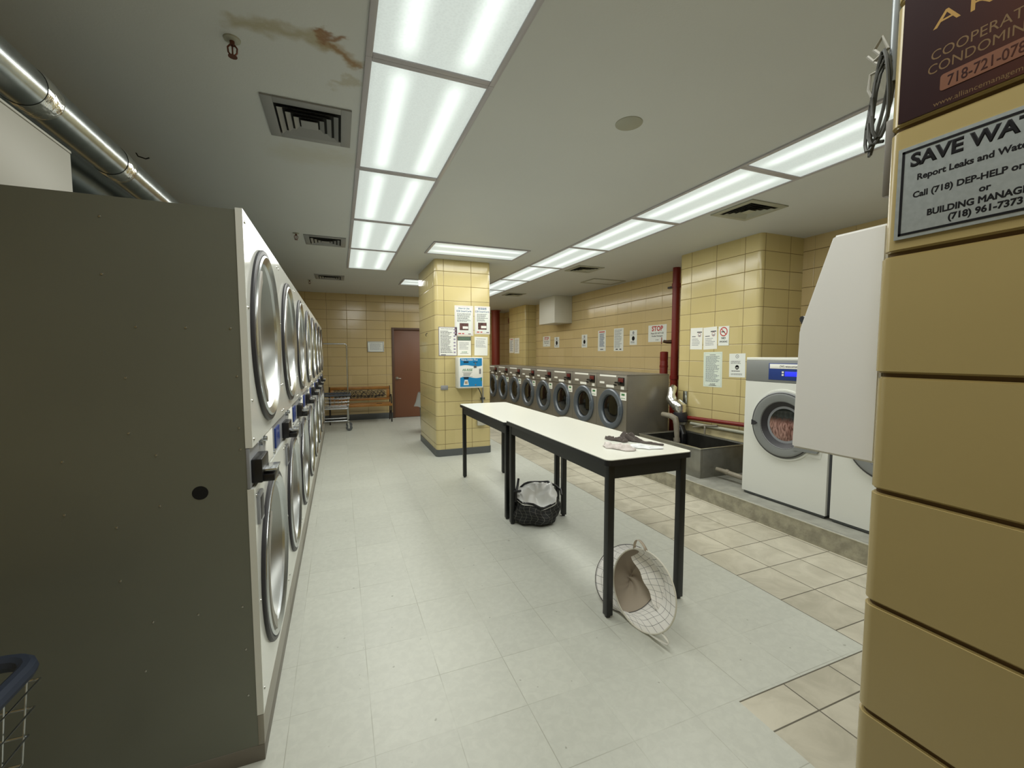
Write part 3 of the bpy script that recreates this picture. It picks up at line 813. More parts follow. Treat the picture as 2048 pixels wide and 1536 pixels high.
def laundry_glass():
    t = NT('door_glass_with_wash')
    g, x, y, z = t.pos()
    tc = t.n('ShaderNodeTexCoord')
    w = t.n('ShaderNodeTexNoise'); w.inputs['Scale'].default_value = 14; w.inputs['Detail'].default_value = 4; w.inputs['Distortion'].default_value = 1.5
    mp = t.n('ShaderNodeMapping'); mp.inputs['Scale'].default_value = (1, 3.0, 0.8); mp.inputs['Rotation'].default_value = (R(35), 0, 0)
    t.l(tc.outputs['Object'], mp.inputs[0]); t.l(mp.outputs[0], w.inputs['Vector'])
    sp = t.n('ShaderNodeSeparateXYZ'); t.l(tc.outputs['Object'], sp.inputs[0])
    low = t.ramp(t.math('ADD', sp.outputs[2], t.math('MULTIPLY', t.math('SUBTRACT', w.outputs[0], .5), .1)), .76, .70)
    c = t.mix(t.ramp(w.outputs[0], .35, .7), lin('#5a3a32'), lin('#b08a80'))
    t.l(t.mix(low, lin('#1c201c'), c), t.b.inputs['Base Color'])
    t.b.inputs['Roughness'].default_value = .12
    return t.m
MG_laundry = laundry_glass()
ww = make_white_washer()
ww['label'] = 'big white washer with blue display and pinkish laundry, beside the sink'
w2 = copy_tree(ww); w2.location.y = 2.15 - .79
w2['label'] = 'big white washer mostly hidden by the near column'
# maker's name on the lit strip
for w_ in (ww, w2):
    text('maker_text', '(W) wascomat', .026, M_ink_black, w_, (-.0057, .345, 1.198), .01, 'CENTER', .0003, local=FACE_X)

# ------------------------------------------------------------------ folding tables
def make_table():
    t = empty('folding_table', (1.305, 1.885, 0), '', 'table', 'white folding tables')
    W, L, H = .592, 1.512, .897
    mb = MB(); rbox(mb, 0.003, W - .003, .003, L - .003, H - .004, H, .035, 6); mb.build('tabletop', M_table_top, t)
    mb = MB(); rbox(mb, 0, W, 0, L, H - .034, H - .004, .036, 6); mb.build('edge_band', M_black, t)
    mb = MB(); i = .030
    mb.box(i, i + .018, i, L - i, H - .112, H - .034); mb.box(W - i - .018, W - i, i, L - i, H - .112, H - .034)
    mb.box(i, W - i, i, i + .018, H - .112, H - .034); mb.box(i, W - i, L - i - .018, L - i, H - .112, H - .034)
    mb.build('apron', M_black_metal, t)
    for x in (i - .003, W - i - .037):
        for y in (i - .003, L - i - .037):
            lg = MB().box(x, x + .040, y, y + .040, .012, H - .036, .002).build('leg', M_black_metal, t)
            MB().cyl((x + .02, y + .02, 0), (x + .02, y + .02, .014), .015, 14).build('foot', M_rubber, lg)
    return t
ft = make_table(); ft['label'] = 'near white folding table with socks on its top'
f2 = copy_tree(ft); f2.location = (1.306, 3.425, 0); f2.scale = (.99, .985, .973); f2['label'] = 'far white folding table beside the tiled pillar, its top empty'

# socks and cloths on the near table
TZ = .897
def crumple(name, spine, w, h, m, label, cat, part, seed=0.0, th=.004):
    # a limp piece of knit or cloth: widths w and heights h along a spine of table points
    x0, y0 = spine[0]
    t = empty(name, (x0, y0, TZ), label, cat, 'laundry left on the table')
    n = len(spine) - 1
    def at(L, u):
        k = min(int(u * n), n - 1); f = u * n - k; f = f * f * (3 - 2 * f)
        return L[k] * (1 - f) + L[k + 1] * f
    def fn(i, j):
        u, v = i / 40, j / 16 * 2 - 1
        x, y = at([p[0] for p in spine], u), at([p[1] for p in spine], u)
        e = .02; dx = at([p[0] for p in spine], min(1, u + e)) - at([p[0] for p in spine], max(0, u - e)); dy = at([p[1] for p in spine], min(1, u + e)) - at([p[1] for p in spine], max(0, u - e))
        l_ = math.hypot(dx, dy) or 1; px, py = -dy / l_, dx / l_
        end = min(1, 5 * min(u, 1 - u) + .25) ** .6
        ww = at(w, u) * end * (1 + .16 * math.sin(11 * u + seed + 2 * v) + .10 * math.sin(23 * u + 2 * seed))
        rid = .62 + .24 * math.sin(9 * u + 4.2 * v + seed) + .20 * math.sin(17 * u - 5 * v + 2.3 * seed) + .12 * math.sin(31 * u + 9 * v)
        z = .0045 + at(h, u) * end * max(0, 1 - abs(v) ** 2.4) * max(.12, rid)
        if abs(v) > .99: z = .0045
        return (x + px * ww * v - x0, y + py * ww * v - y0, z)
    mb = MB(); mb.grid(fn, 41, 17)
    o = mb.build(part, m, t, smooth=80)
    sm = o.modifiers.new('thickness', 'SOLIDIFY'); sm.thickness = th; sm.offset = -1
    return t
crumple('sock', [(1.628, 2.385), (1.655, 2.32), (1.680, 2.265), (1.696, 2.235)], [.018, .020, .024, .022], [.026, .024, .028, .026], M_sock_dark, 'long flat grey sock behind the pale sock', 'sock', 'knit', 1.0)
crumple('sock', [(1.722, 2.345), (1.738, 2.295), (1.752, 2.245), (1.775, 2.19), (1.805, 2.13), (1.84, 2.07)], [.030, .034, .028, .016, .014, .016], [.050, .070, .040, .012, .012, .014], M_sock_dark, 'humped grey sock standing highest on the table', 'sock', 'knit', 2.4)
crumple('sock', [(1.500, 2.205), (1.515, 2.150), (1.545, 2.090), (1.590, 2.020)], [.030, .042, .046, .034], [.030, .026, .030, .022], M_sock_light, 'crumpled pale pinkish sock nearest the table edge', 'sock', 'knit', .4)
crumple('cloth', [(1.625, 2.135), (1.665, 2.090), (1.715, 2.045), (1.775, 2.000)], [.034, .042, .040, .020], [.014, .018, .012, .008], M_cloth_white, 'thin white cloth spread flat beside the pale sock', 'cloth', 'fabric', 3.1, .003)

# ------------------------------------------------------------------ hampers under the tables
def ring_pts(c, n, r, N):
    n = Vector(n).normalized(); e1 = n.cross(Vector((0, 0, 1))).normalized(); e2 = e1.cross(n)
    return [Vector(c) + r * (math.cos(2 * math.pi * k / N) * e1 + math.sin(2 * math.pi * k / N) * e2) for k in range(N)]
HC, HN, HR = Vector((1.463, 1.780, .2096)), Vector((-.973, -.185, .138)), .2070
BC, BN, BR = Vector((1.520, 2.003, .158)), Vector((-.722, -.303, .622)), .190
t = empty('collapsed_hamper', (1.50, 1.88, 0), 'white grid-pattern fabric hamper lying collapsed with its round mouth open', 'hamper')
o0 = Vector((1.50, 1.88, 0)); N = 64
front = ring_pts(HC, HN, HR, N)
back = ring_pts(BC, BN, BR, N)
front = [p - o0 for p in front]; back = [p - o0 for p in back]
def hf(i, j):
    f = j / 10.0
    p = front[i % N].lerp(back[i % N], f)
    a = 2 * math.pi * i / N
    ctr = (HC - o0).lerp(BC - o0, f) + Vector((.05, 0, 0)) * math.sin(math.pi * f)
    sag = 1 - .10 * math.sin(math.pi * f) * (1 + .6 * math.sin(3 * a + 1.0) + .3 * math.sin(7 * a))
    q = ctr + (p - ctr) * sag
    q.z = max(q.z, .003)
    return q
mb = MB(); mb.grid(hf, N, 11, True, lambda i, j: (i / N * 1.31, j * .026)); mb.build('bag', M_white_grid, t, smooth=80)
cbk = BC - o0; cfr = HC - o0
def bf(i, j):
    f = j / 8.0; a = 2 * math.pi * i / N
    p = back[i % N].lerp(cbk, f)
    q = p + Vector((.05, -.03, 0)) * (1 - (1 - f) ** 2) * (.6 + .4 * math.cos(a)) + BN * (.012 * math.sin(5 * a + 6 * f) * f)
    q.z = max(q.z, .006)
    return q
mb = MB(); mb.grid(bf, N, 9, True, lambda i, j: ((1 - j / 8) * .18 * math.cos(2 * math.pi * i / N), (1 - j / 8) * .18 * math.sin(2 * math.pi * i / N))); mb.build('bag_bottom', mat('tan_fabric', '#b3a797', 0.8), t, smooth=80)
# folded flap of fabric across the inside of the mouth
nn = HN.normalized(); e1 = nn.cross(Vector((0, 0, 1))).normalized(); e2 = e1.cross(nn)
def ff(i, j):
    u, v = i / 16, j / 16
    a0, a1 = R(64), R(248)      # rim angles the flap hangs from
    a = a0 + (a1 - a0) * u
    rim = cfr + HR * .985 * (math.cos(a) * e1 + math.sin(a) * e2)
    ch0 = cfr + HR * (.66 * e1 + .56 * e2); ch1 = cfr + HR * (-.34 * e1 - .40 * e2)
    tgt = ch0.lerp(ch1, u) - nn * .045
    q = rim.lerp(tgt, v * .95) - nn * (.055 * math.sin(math.pi * v)) + nn * .006 * math.sin(u * 17) * v
    q.z = max(q.z, .008)
    return q
mb = MB(); mb.grid(ff, 17, 17, False, lambda i, j: (i * .03 * 1.2, j * .018)); mb.build('folded_side', M_white_grid, t, smooth=80)
MB().tube(front, .0045, 8, True).build('mouth_hoop', mat('cream_piping', '#d5d2c6', 0.7), t)
MB().tube(back, .003, 8, True).build('base_hoop', mat('dark_piping', '#55524d', 0.7), t)
def strap(a, out, m, name='strap_handle', flat=False):
    base = [cfr + HR * (math.cos(R(a + d)) * e1 + math.sin(R(a + d)) * e2) for d in (-11, 11)]
    mid = (base[0] + base[1]) / 2
    pts = []
    for k in range(13):
        f = k / 12
        p = base[0].lerp(base[1], f) + Vector(out) * math.sin(math.pi * f) ** .7
        p.z = max(p.z, .006); pts.append(p)
    mb = MB()
    w = nn * .010 if not flat else Vector((0.008, 0.006, 0))
    mb.grid(lambda i, j: pts[i] + w * (j - .5) * 2, 13, 2)
    o = mb.build(name, m, t, smooth=60)
    sm = o.modifiers.new('thick', 'SOLIDIFY'); sm.thickness = .002
M_strap = mat('cream_strap', '#cfcdc2', 0.7)
strap(-122, (.0, -.09, .0), M_strap, flat=True)
strap(78, (.0, .02, .045), mat('tan_strap', '#b3a797', 0.8))

t = empty('laundry_bag', (1.575, 3.36, 0), 'black grid-pattern laundry bag with a white plastic liner, under the table', 'laundry bag')
N = 72
def gb(i, j):
    f = j / 14.0; a = 2 * math.pi * i / N
    r = .185 + .03 * math.sin(math.pi * f) + .012 * math.sin(4 * a + 5 * f) + .008 * math.sin(9 * a - 8 * f)
    if f < .12: r *= .86 + 1.2 * f
    z = .004 + (.222 + .055 * math.sin(a + .3)) * f + .018 * math.sin(2 * a + .6) * f + .012 * math.sin(5 * a) * f
    return (r * math.cos(a), r * math.sin(a) * .95, max(z, .003))
mb = MB(); mb.grid(gb, N, 15, True, lambda i, j: (i / N * 1.25 + .012 * math.sin(j * .7), j * .024 + .014 * math.sin(i * .35)))
vb = [mb.bm.verts.new((0, 0, .003))]
mb.build('fabric_body', M_black_fabric, t, smooth=80)
def lf(i, j):
    f = j / 16.0; a = 2 * math.pi * i / N
    rim = Vector(gb(i, 14))
    rr = 1.03 - 1.029 * max(0, (f - .12)) / .88 if f > .12 else 1.03
    z0 = rim.z + .012 - .02 * max(0, (.12 - f) / .12)
    z = z0 - .03 * max(0, f - .12) ** 1.2 + .055 * math.sin(2 * a + 2.2) * f * (1 - f) * 3 + .02 * math.sin(5 * a + 9 * f) * f * (1 - f) * 3 + .06 * math.exp(-((a - 1.2) / .6) ** 2) * f
    z += .055 * f * f * (1 - .3 * math.sin(a * 3 + 1)) - .05 * f * math.sin(a + .3) * 0
    zc = .235 + .03 * math.sin(a)
    z = z * (1 - f ** 3) + zc * f ** 3
    return (rim.x * rr, rim.y * rr, z)
mb = MB(); mb.grid(lf, N, 17, True); mb.build('plastic_liner', M_liner, t, smooth=80)
mb = MB(); mb.tube([Vector(gb(i, 14)) * 1.0 + Vector((0, 0, .006)) for i in range(0, N, 2)], .010, 8, True); mb.build('rim_binding', M_black, t)
mb = MB(); mb.tube([(-.205, -.04, .20), (-.20, -.03, .27), (-.175, -.01, .33), (-.15, .03, .375)], [.012, .012, .011, .010], 8)
mb.tube([(-.215, -.03, .29), (-.17, -.07, .30), (-.155, -.02, .28), (-.20, .01, .27)], .009, 8, True)
mb.build('knotted_strap', M_black, t)
mb = MB(); mb.tube([(.15, .06, .30), (.195, -.0, .285), (.225, -.05, .255), (.215, -.08, .22)], .011, 8); mb.build('strap_handle', M_black, t)

# ------------------------------------------------------------------ sink, drains and pipes
SX0, SX1, SY0, SY1, SZ0, SZ1 = 3.488, 4.20, 3.375, 4.36, .150, .457
t = empty('utility_sink', (SX0, SY0, SZ0), 'long grey metal trough sink with dark water, below the pilaster', 'sink')
def L_(x, y, z): return (x - SX0, y - SY0, z - SZ0)
w = .03
mb = MB(); a = (0, SX1 - SX0, 0, SY1 - SY0); H = SZ1 - SZ0
mb.box(0, w, 0, a[3], 0, H, .003); mb.box(a[1] - w, a[1], 0, a[3], 0, H, .003); mb.box(w, a[1] - w, 0, w, 0, H, .003); mb.box(w, a[1] - w, a[3] - w, a[3], 0, H, .003)
mb.build('basin_walls', M_sink, t)
mb = MB(); mb.box(-.006, w, -.006, a[3] + .006, H, H + .010, .003); mb.box(a[1] - w, a[1] + .006, -.006, a[3] + .006, H, H + .010, .003); mb.box(w, a[1] - w, -.006, w * .6, H, H + .010, .003); mb.box(w, a[1] - w, a[3] - w * .6, a[3] + .006, H, H + .010, .003)
mb.build('rim', M_steel, t)
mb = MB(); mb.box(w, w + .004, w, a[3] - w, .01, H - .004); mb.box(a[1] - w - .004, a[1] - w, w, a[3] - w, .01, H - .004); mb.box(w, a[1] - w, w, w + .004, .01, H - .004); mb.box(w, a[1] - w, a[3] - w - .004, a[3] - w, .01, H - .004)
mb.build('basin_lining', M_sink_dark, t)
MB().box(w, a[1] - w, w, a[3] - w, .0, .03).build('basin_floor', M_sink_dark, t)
MB().box(w + .004, a[1] - w - .004, w + .004, a[3] - w - .004, .03, .12).build('water', mat('murky_water', '#15150f', 0.05, spec=0.6), t)
t = empty('drain_hose', (3.66, 3.28, .155), 'short grey drain hose stub on the plinth beside the white washer', 'hose')
MB().tube([(.02, .06, .09), (.04, .0, .085), (.05, -.10, .075), (.05, -.25, .070)], [.022, .022, .025, .025], 14).build('pipe', M_pvc, t)
MB().cyl((.045, -.04, .082), (.05, -.07, .078), .029, 16).build('clamp', M_pvc, t)

t = empty('drain_pipe', (4.02, 4.28, .20), 'old grey bent drain pipe standing in the sink corner', 'pipe')
mb = MB(); mb.tube([(0, 0, .0), (0, 0, .15), (0, .02, .36), (-.0, .04, .425), (-.02, .10, .455), (-.03, .20, .46), (-.03, .24, .46)], [.030, .030, .036, .040, .036, .032, .032], 16); mb.build('elbow', M_pvc, t)
MB().cyl((0, .005, .13), (0, .010, .18), .042, 16).build('coupling', M_pvc, t)
t = empty('foil_wrapped_pipe', (4.178, 4.455, .62), 'crinkled shiny foil wrapped pipe elbows above the sink', 'pipe')
mb = MB(); mb.tube([(.05, .12, .40), (.01, .12, .36), (-.02, .10, .30), (-.03, .09, .24), (-.03, .05, .19), (-.01, .0, .165), (.0, -.05, .14), (.0, -.055, .06)], [.04, .06, .05, .072, .06, .085, .085, .07], 18); mb.build('foil_wrap', M_foil, t)
MB().tube([(.0, -.05, .07), (.0, -.055, .0), (.0, -.06, -.05)], [.085, .095, .085], 20).build('rubber_boot', M_rubber, t)
MB().cyl((.0, -.06, -.05), (.0, -.06, -.085), .088, 20).build('hose_clamp', M_steel, t)
t = empty('black_drain_hose', (4.123, 4.285, .27), 'black drain pipe dropping from the foil elbows into the sink', 'pipe')
mb = MB(); mb.tube([(.055, .11, .262), (.02, .06, .22), (.0, .0, .15), (.0, .0, .0)], .05, 16); mb.build('pipe', M_black, t)

t = empty('standpipe', (4.83, 5.24, .15), 'tall red standpipe rising to the ceiling between washers and pilaster', 'pipe')
MB().cyl((0, 0, 0), (0, 0, CEIL - .15), .056, 24).build('riser', M_red_pipe, t)
mb = MB()
for z in (.95, 2.36): mb.lathe([(.058, -.03), (.066, -.03), (.066, .03), (.058, .03)], (0, 0, z), (0, 0, 1), 24)
mb.build('coupling', M_red_pipe, t)
MB().box(-.02, .03, .05, .17, 2.33, 2.36, .003).build('wall_bracket', M_black_metal, t)
mb = MB(); mb.tube([(-.04, .03, 1.50), (-.09, .08, 1.50), (-.12, .12, 1.51)], [.03, .026, .022], 12); vb_ = mb.build('valve_body', mat('oily_brass', '#4a3524', 0.4, metal=0.6), t)
mb = MB(); mb.tube([Vector((-.135, .145, 1.52)) + Vector((math.cos(a_ * .5236) * .03, math.cos(a_ * .5236) * .03, math.sin(a_ * .5236) * .05)) for a_ in range(12)], .007, 8, True)
mb.tube([(-.165, .115, 1.52), (-.105, .175, 1.52)], .005, 6); mb.build('hand_wheel', mat('pinkish_handwheel', '#b5837c', 0.5), vb_)
MB().tube([(-.135, .15, 1.48), (-.135, .152, 1.36)], .002, 6).build('chain', M_steel, vb_)
t = empty('red_pipe_stub', (4.80, 5.44, .15), 'short thick red pipe section beside the tall standpipe', 'pipe')
mb = MB(); mb.lathe([(0, 1.35), (.05, 1.35), (.062, 1.34), (.062, 1.22), (.060, 1.21), (.060, 1.20), (.062, 1.19), (.062, 0)], (0, 0, 0), (0, 0, 1), 24, cap1=True); mb.build('pipe', M_red_pipe, t)
MB().lathe([(.063, 1.10), (.066, 1.10), (.066, 1.13), (.063, 1.13)], (0, 0, 0), (0, 0, 1), 24).build('joint_ring', M_red_pipe, t)
t = empty('green_pipe', (4.86, 5.10, .15), 'dark green pipe behind the red standpipe', 'pipe')
MB().cyl((0, 0, 0), (0, 0, 1.38), .05, 20).build('pipe', M_green, t)
t = empty('red_supply_pipe', (4.235, 3.42, .645), 'red horizontal pipe along the foot of the pilaster above the sink', 'pipe')
MB().tube([(0, -.49, .018), (0, 0, .015), (0, .95, -.02)], .026, 16).build('pipe', M_red_pipe, t)
t = empty('pale_supply_pipe', (4.245, 3.42, .565), 'pale horizontal pipe just below the red one', 'pipe')
MB().tube([(0, -.49, .008), (0, 0, .005), (0, .86, -.005)], .020, 14).build('pipe', mat('pale_pipe', '#a7a796', 0.5), t)
MB().tube([(-.012, .62, .0), (-.03, .60, -.02), (-.03, .60, -.11)], .012, 10).build('tap_spout', M_pvc, t)
MB().tube([(-.02, .42, .03), (-.02, .62, .0), (-.02, .80, -.045)], .011, 10).build('loose_hose', M_pvc, t)
t = empty('splash_board', (4.275, 3.40, .155), 'stained cream board behind the sink at the foot of the pilaster', 'board')
MB().box(0, .022, 0, 1.18, 0, .40, .004).build('panel', M_cream, t)
tag(MB().box(4.284, 4.298, 4.405, 4.475, .77, .965, .002).build('metal_strip', M_galv), 'small upright grey metal strip on the pilaster edge above the foil elbows', 'metal strip')

# white boxed chase on the long wall and the far column pipe
tag(MB().box(4.52, XR - .002, 8.66, 9.46, 2.17, CEIL - .001, .004).build('boxed_chase', M_white_paint), 'white boxed-in chase hanging below the ceiling over the far washers', 'boxed chase')
t = empty('column_pipe', (4.42, 12.3, 0.155), 'thick dark red pipe column in the far corner past the washers', 'pipe')
MB().cyl((0, 0, 0), (0, 0, CEIL - .155), .125, 28).build('riser', M_red_col, t)
MB().lathe([(.128, 0), (.15, 0), (.15, .02), (.128, .02)], (0, 0, CEIL - .18), (0, 0, 1), 28).build('collar', M_red_col, t)
tag(MB().lathe([(0, .05), (.09, .05), (.11, .03), (.11, 0)], (4.965, 12.45, 2.50), (-1, 0, 0), 28).build('alarm_bell', M_red_col), 'dark round bell high on the wall past the far pilaster', 'bell')

# ------------------------------------------------------------------ paper notices
def notice(face, plane, u0, u1, z0, z1, label, m=M_paper, group=None, tilt=0.0, cat='notice', name='notice', th=.0012):
    # u is x for sheets facing -y, y for sheets facing -x (u0 = reading-left edge)
    wd = abs(u1 - u0); ht = z1 - z0; cu, cz = (u0 + u1) / 2, (z0 + z1) / 2
    o = MB().box(-wd / 2, wd / 2, -ht / 2, ht / 2, 0, th).build(name, m, None, 0)
    M_ = FACE_Y if face == 'y' else FACE_X
    loc = (cu, plane, cz) if face == 'y' else (plane, cu, cz)
    o.matrix_world = Matrix.Translation(loc) @ M_ @ Matrix.Rotation(R(tilt), 4, 'Z')
    tag(o, label, cat, group)
    return o, wd, ht
def lines(o, x0, x1, y0, y1, n, m=M_ink, frac=.42, ragged=.35, z=.0012, name='printed_text', words=True):
    mb = MB(); step = (y1 - y0) / n
    for i in range(n):
        yc = y1 - step * (i + .5); hh = step * frac / 2
        end = x1 - (x1 - x0) * ragged * random.random()
        x = x0
        while x < end - 1e-4:
            wl = random.uniform(.05, .16) * (x1 - x0) if words else end - x
            mb.box(x, min(x + wl, end), yc - hh, yc + hh, z, z + .0003); x += wl + .022 * (x1 - x0)
    return mb.build(name, m, o, 0)
def bars(o, rects, m, name, z=.0012):
    mb = MB()
    for x0, x1, y0, y1 in rects: mb.box(x0, x1, y0, y1, z, z + .0004)
    return mb.build(name, m, o, 0)
def border(o, w, h, t, m, inset=.004, z=.0012):
    a, b = w / 2 - inset, h / 2 - inset
    return bars(o, [(-a, a, b - t, b), (-a, a, -b, -b + t), (-a, -a + t, -b, b), (a - t, a, -b, b)], m, 'border', z)
def disc(o, x, y, r, m, name, z=.0013, rin=0.0):
    mb = MB()
    if rin: mb.lathe([(rin, z), (rin, z + .0004), (r, z + .0004), (r, z)], (x, y, 0), (0, 0, 1), 28)
    else: mb.lathe([(0, z + .0004), (r, z + .0004), (r, z)], (x, y, 0), (0, 0, 1), 28)
    return mb.build(name, m, o)

# back wall
o, w, h = notice('y', YB - .002, .595, .948, 1.515, 1.748, 'small framed notice on the back wall beside the brown door', M_paper2, cat='framed notice', name='framed_notice', th=.01)
MBf = MB(); a, b = w / 2, h / 2
for q in ((-a, a, b - .018, b), (-a, a, -b, -b + .018), (-a, -a + .018, -b + .018, b - .018), (a - .018, a, -b + .018, b - .018)): MBf.box(*q, 0, .018, .002)
MBf.build('frame', mat('silver_frame', '#b9bcba', 0.35, metal=0.3), o); lines(o, -a + .05, a - .05, -b + .04, b - .04, 9, mat('pale_ink', '#9c9fae', .7), z=.0102)

# pillar notices
PY = 5.979
def howto(u0, u1, z0, z1, head, label):
    o, w, h = notice('y', PY, u0, u1, z0, z1, label, M_paper2, 'how-to sheets on the pillar')
    border(o, w, h, .004, M_ink_pink, .012)
    text('heading', head[0], .034, M_ink_blue, o, (0, h / 2 - .038, .0012), .02, sx=.95)
    text('heading', head[1], .034, M_ink_blue, o, (0, h / 2 - .078, .0012), .02, sx=.95)
    lines(o, -w / 2 + .035, w / 2 - .03, -.02, h / 2 - .105, 8)
    bars(o, [(-.065, .065, -.135, -.035)], M_photo, 'card_photo'); bars(o, [(-.02, .06, -.115, -.080)], M_label, 'card_highlight', .0017)
    bars(o, [(-.085, -.045, -h / 2 + .022, -h / 2 + .036), (-.03, .0, -h / 2 + .022, -h / 2 + .036)], M_ink_red, 'footer_logo'); bars(o, [(.06, .10, -h / 2 + .020, -h / 2 + .030)], M_ink, 'footer_mark')
howto(1.533, 1.805, 1.727, 2.150, ('How to Use', 'EZB SmartCards'), 'tall how-to sheet on the pillar, with an English heading')
o_ = howto(1.826, 2.060, 1.752, 2.152, ('\u4f7f\u7528\u8aaa\u660e', 'EZB SmartCards'), 'tall how-to sheet at the pillar corner, with a Chinese heading')
o, w, h = notice('y', PY, 1.300, 1.565, 1.438, 1.845, 'purple bordered instruction sheet on the pillar, farthest from the washers', M_paper)
border(o, w, h, .007, M_ink_purple, .001); text('heading', 'INSTRUCTIONS FOR USE', .017, M_ink, o, (-.015, h / 2 - .028, .0012), .02, sx=.9)
lines(o, -w / 2 + .025, w / 2 - .065, -h / 2 + .04, h / 2 - .05, 16, M_ink)
bars(o, [(w / 2 - .052, w / 2 - .022, y_, y_ + .022) for y_ in [-.165 + .046 * k for k in range(8)]], mat('icon_ink', '#9a92a6', .7), 'icons'); bars(o, [(-w / 2 + .03, -w / 2 + .10, -h / 2 + .012, -h / 2 + .020)], M_ink_black, 'footer_mark')
o, w, h = notice('y', PY, 1.571, 1.768, 1.443, 1.718, 'notice on the pillar with a dark green banner, above the blue machine', M_paper)
bars(o, [(-w / 2, w / 2, h / 2 - .062, h / 2 - .004)], M_base, 'banner_edge'); bars(o, [(-w / 2 + .014, w / 2 - .014, h / 2 - .056, h / 2 - .014)], M_greenbar, 'banner', .0017)
lines(o, -w / 2 + .025, w / 2 - .025, -.055, h / 2 - .085, 5, mat('faint_ink', '#8f9296', .7)); text('logo_text', 'HI-RISE', .026, M_ink_green, o, (0, -h / 2 + .048, .0012), .02, shear=.2); bars(o, [(-.06, .06, -h / 2 + .026, -h / 2 + .031)], M_ink, 'footer_mark')
o, w, h = notice('y', PY, 1.822, 2.022, 1.442, 1.712, 'plain faded letter on the pillar corner above the blue machine', M_paper, tilt=-1)
lines(o, -w / 2 + .02, w / 2 - .02, -.02, h / 2 - .05, 6, mat('faint_ink', '#8f9296', .7)); lines(o, -w / 2 + .03, w / 2 - .03, h / 2 - .04, h / 2 - .02, 1, mat('faint_ink', '#8f9296', .7))

# value adder machine
t = empty('card_value_machine', (1.532, 5.80, .985), 'blue and white card value machine hanging on the pillar', 'machine')
W_, H_ = .36, .432
MB().box(0, W_, 0, .178, 0, H_, .006).build('housing', M_white_paint, t)
fp = MB().box(.008, W_ - .008, -.004, .0, .008, H_ - .006, .001).build('front_panel', M_label, t)
def wave(y0, y1, up):
    pts = []
    for k in range(13):
        f = k / 12; pts.append((.024 + f * (W_ - .042), (y1 if up else y0) + .010 * math.sin(f * 2 * math.pi) * 1.0))
    return pts
mb = MB(); pw = wave(.315, .315, True); mb.prism(pw + [(W_ - .018, H_ - .012), (.024, H_ - .012)], 'y', -.0055, -.004)
pw = wave(.150, .150, True); mb.prism(pw + [(W_ - .018, .022), (.024, .022)], 'y', -.0055, -.004); mb.build('blue_field', M_cyan, fp)
text('title_text', 'Value Adder Plus', .036, M_label, fp, (.160, -.0057, .398), .012, local=FACE_Y, sx=.96)
text('logo_text', 'HI-RISE', .046, M_ink_green, fp, (.128, -.0043, .255), .02, shear=.25, local=FACE_Y)
mb = MB(); mb.box(.055, .20, -.0046, -.004, .222, .226); 
for k, z_ in enumerate((.205, .19, .176)): mb.box(.07, .185 - .01 * k, -.0046, -.004, z_, z_ + .006)
mb.box(.05, .205, -.0046, -.004, .158, .162); mb.build('printed_text', M_ink, fp)
sl = MB().box(.075, .145, -.012, -.004, .360, .376, .002).build('bill_slot', M_black, fp)
MB().box(.075, .145, -.012, -.004, .134, .156, .002).build('card_slot', M_black, fp)
MB().box(.215, .275, -.009, -.004, .362, .368, .001).build('coin_slot', M_black, fp)
mb = MB(); mb.prism([(.088, .118), (.132, .118), (.148, .045), (.072, .045)], 'y', -.0065, -.0055); mb.build('card_picture', M_label, fp)
MB().box(.090, .130, -.0075, -.0065, .062, .098, 0).build('card_print', mat('tan_print', '#a9977e', .6), fp)
MB().box(.222, .262, -.0075, -.004, .285, .318, .001).build('receipt_tag', M_base, fp)
MB().lathe([(0, .006), (.010, .005), (.011, 0)], (.246, -.0045, .345), (0, -1, 0), 16).build('lock', M_chrome, fp)
MB().lathe([(0, .006), (.010, .005), (.011, 0)], (.246, -.0055, .045), (0, -1, 0), 16).build('lock', M_chrome, fp)
MB().box(.300, .328, -.008, -.004, .200, .275, .002).build('keypad', M_grey_panel, fp)
MB().box(.303, .325, -.011, -.008, .245, .270, .002).build('button', M_chrome, fp)
MB().box(.325, W_ - .018, -.0065, -.0055, .10, .142, 0).build('green_sticker', M_ink_green, fp)
t = empty('machine_cable', (1.85, 5.93, .70), 'dark cable hanging under the blue machine with a slim conduit', 'cable')
MB().tube([(0, .0, .285), (.02, -.01, .25), (.05, .0, .19), (.075, .02, .12), (.08, .03, .02), (.08, .03, -.165)], .007, 8).build('cable', M_cable, t)
MB().tube([(.09, .025, .285), (.09, .03, .0), (.085, .03, -.165)], .009, 8).build('conduit', M_grey_plate, t)
MB().box(.055, .12, .02, .05, .10, .13, .003).build('clip', M_cable, t)
tag(MB().box(1.322, 1.424, 5.966, 5.980, .957, 1.020, .004).box(1.335, 1.411, 5.963, 5.966, .970, 1.008, .002).build('cover_plate', M_grey_plate), 'small grey electrical cover plate on the pillar beside the machine', 'cover plate')
tag(MB().box(1.85, 1.975, 5.93, 5.98, .42, .52, .006).build('junction_box', mat('pale_junction_box', '#b9b7a8', .5)), 'pale junction box low on the pillar behind the far table', 'junction box')
tag(MB().tube([(1.255, 6.56, 1.78), (1.235, 6.56, 1.77), (1.228, 6.56, 1.745), (1.240, 6.56, 1.735)], .005, 8).build('wall_hook', M_iron), 'tiny dark hook on the pillar side facing the dryers', 'hook')

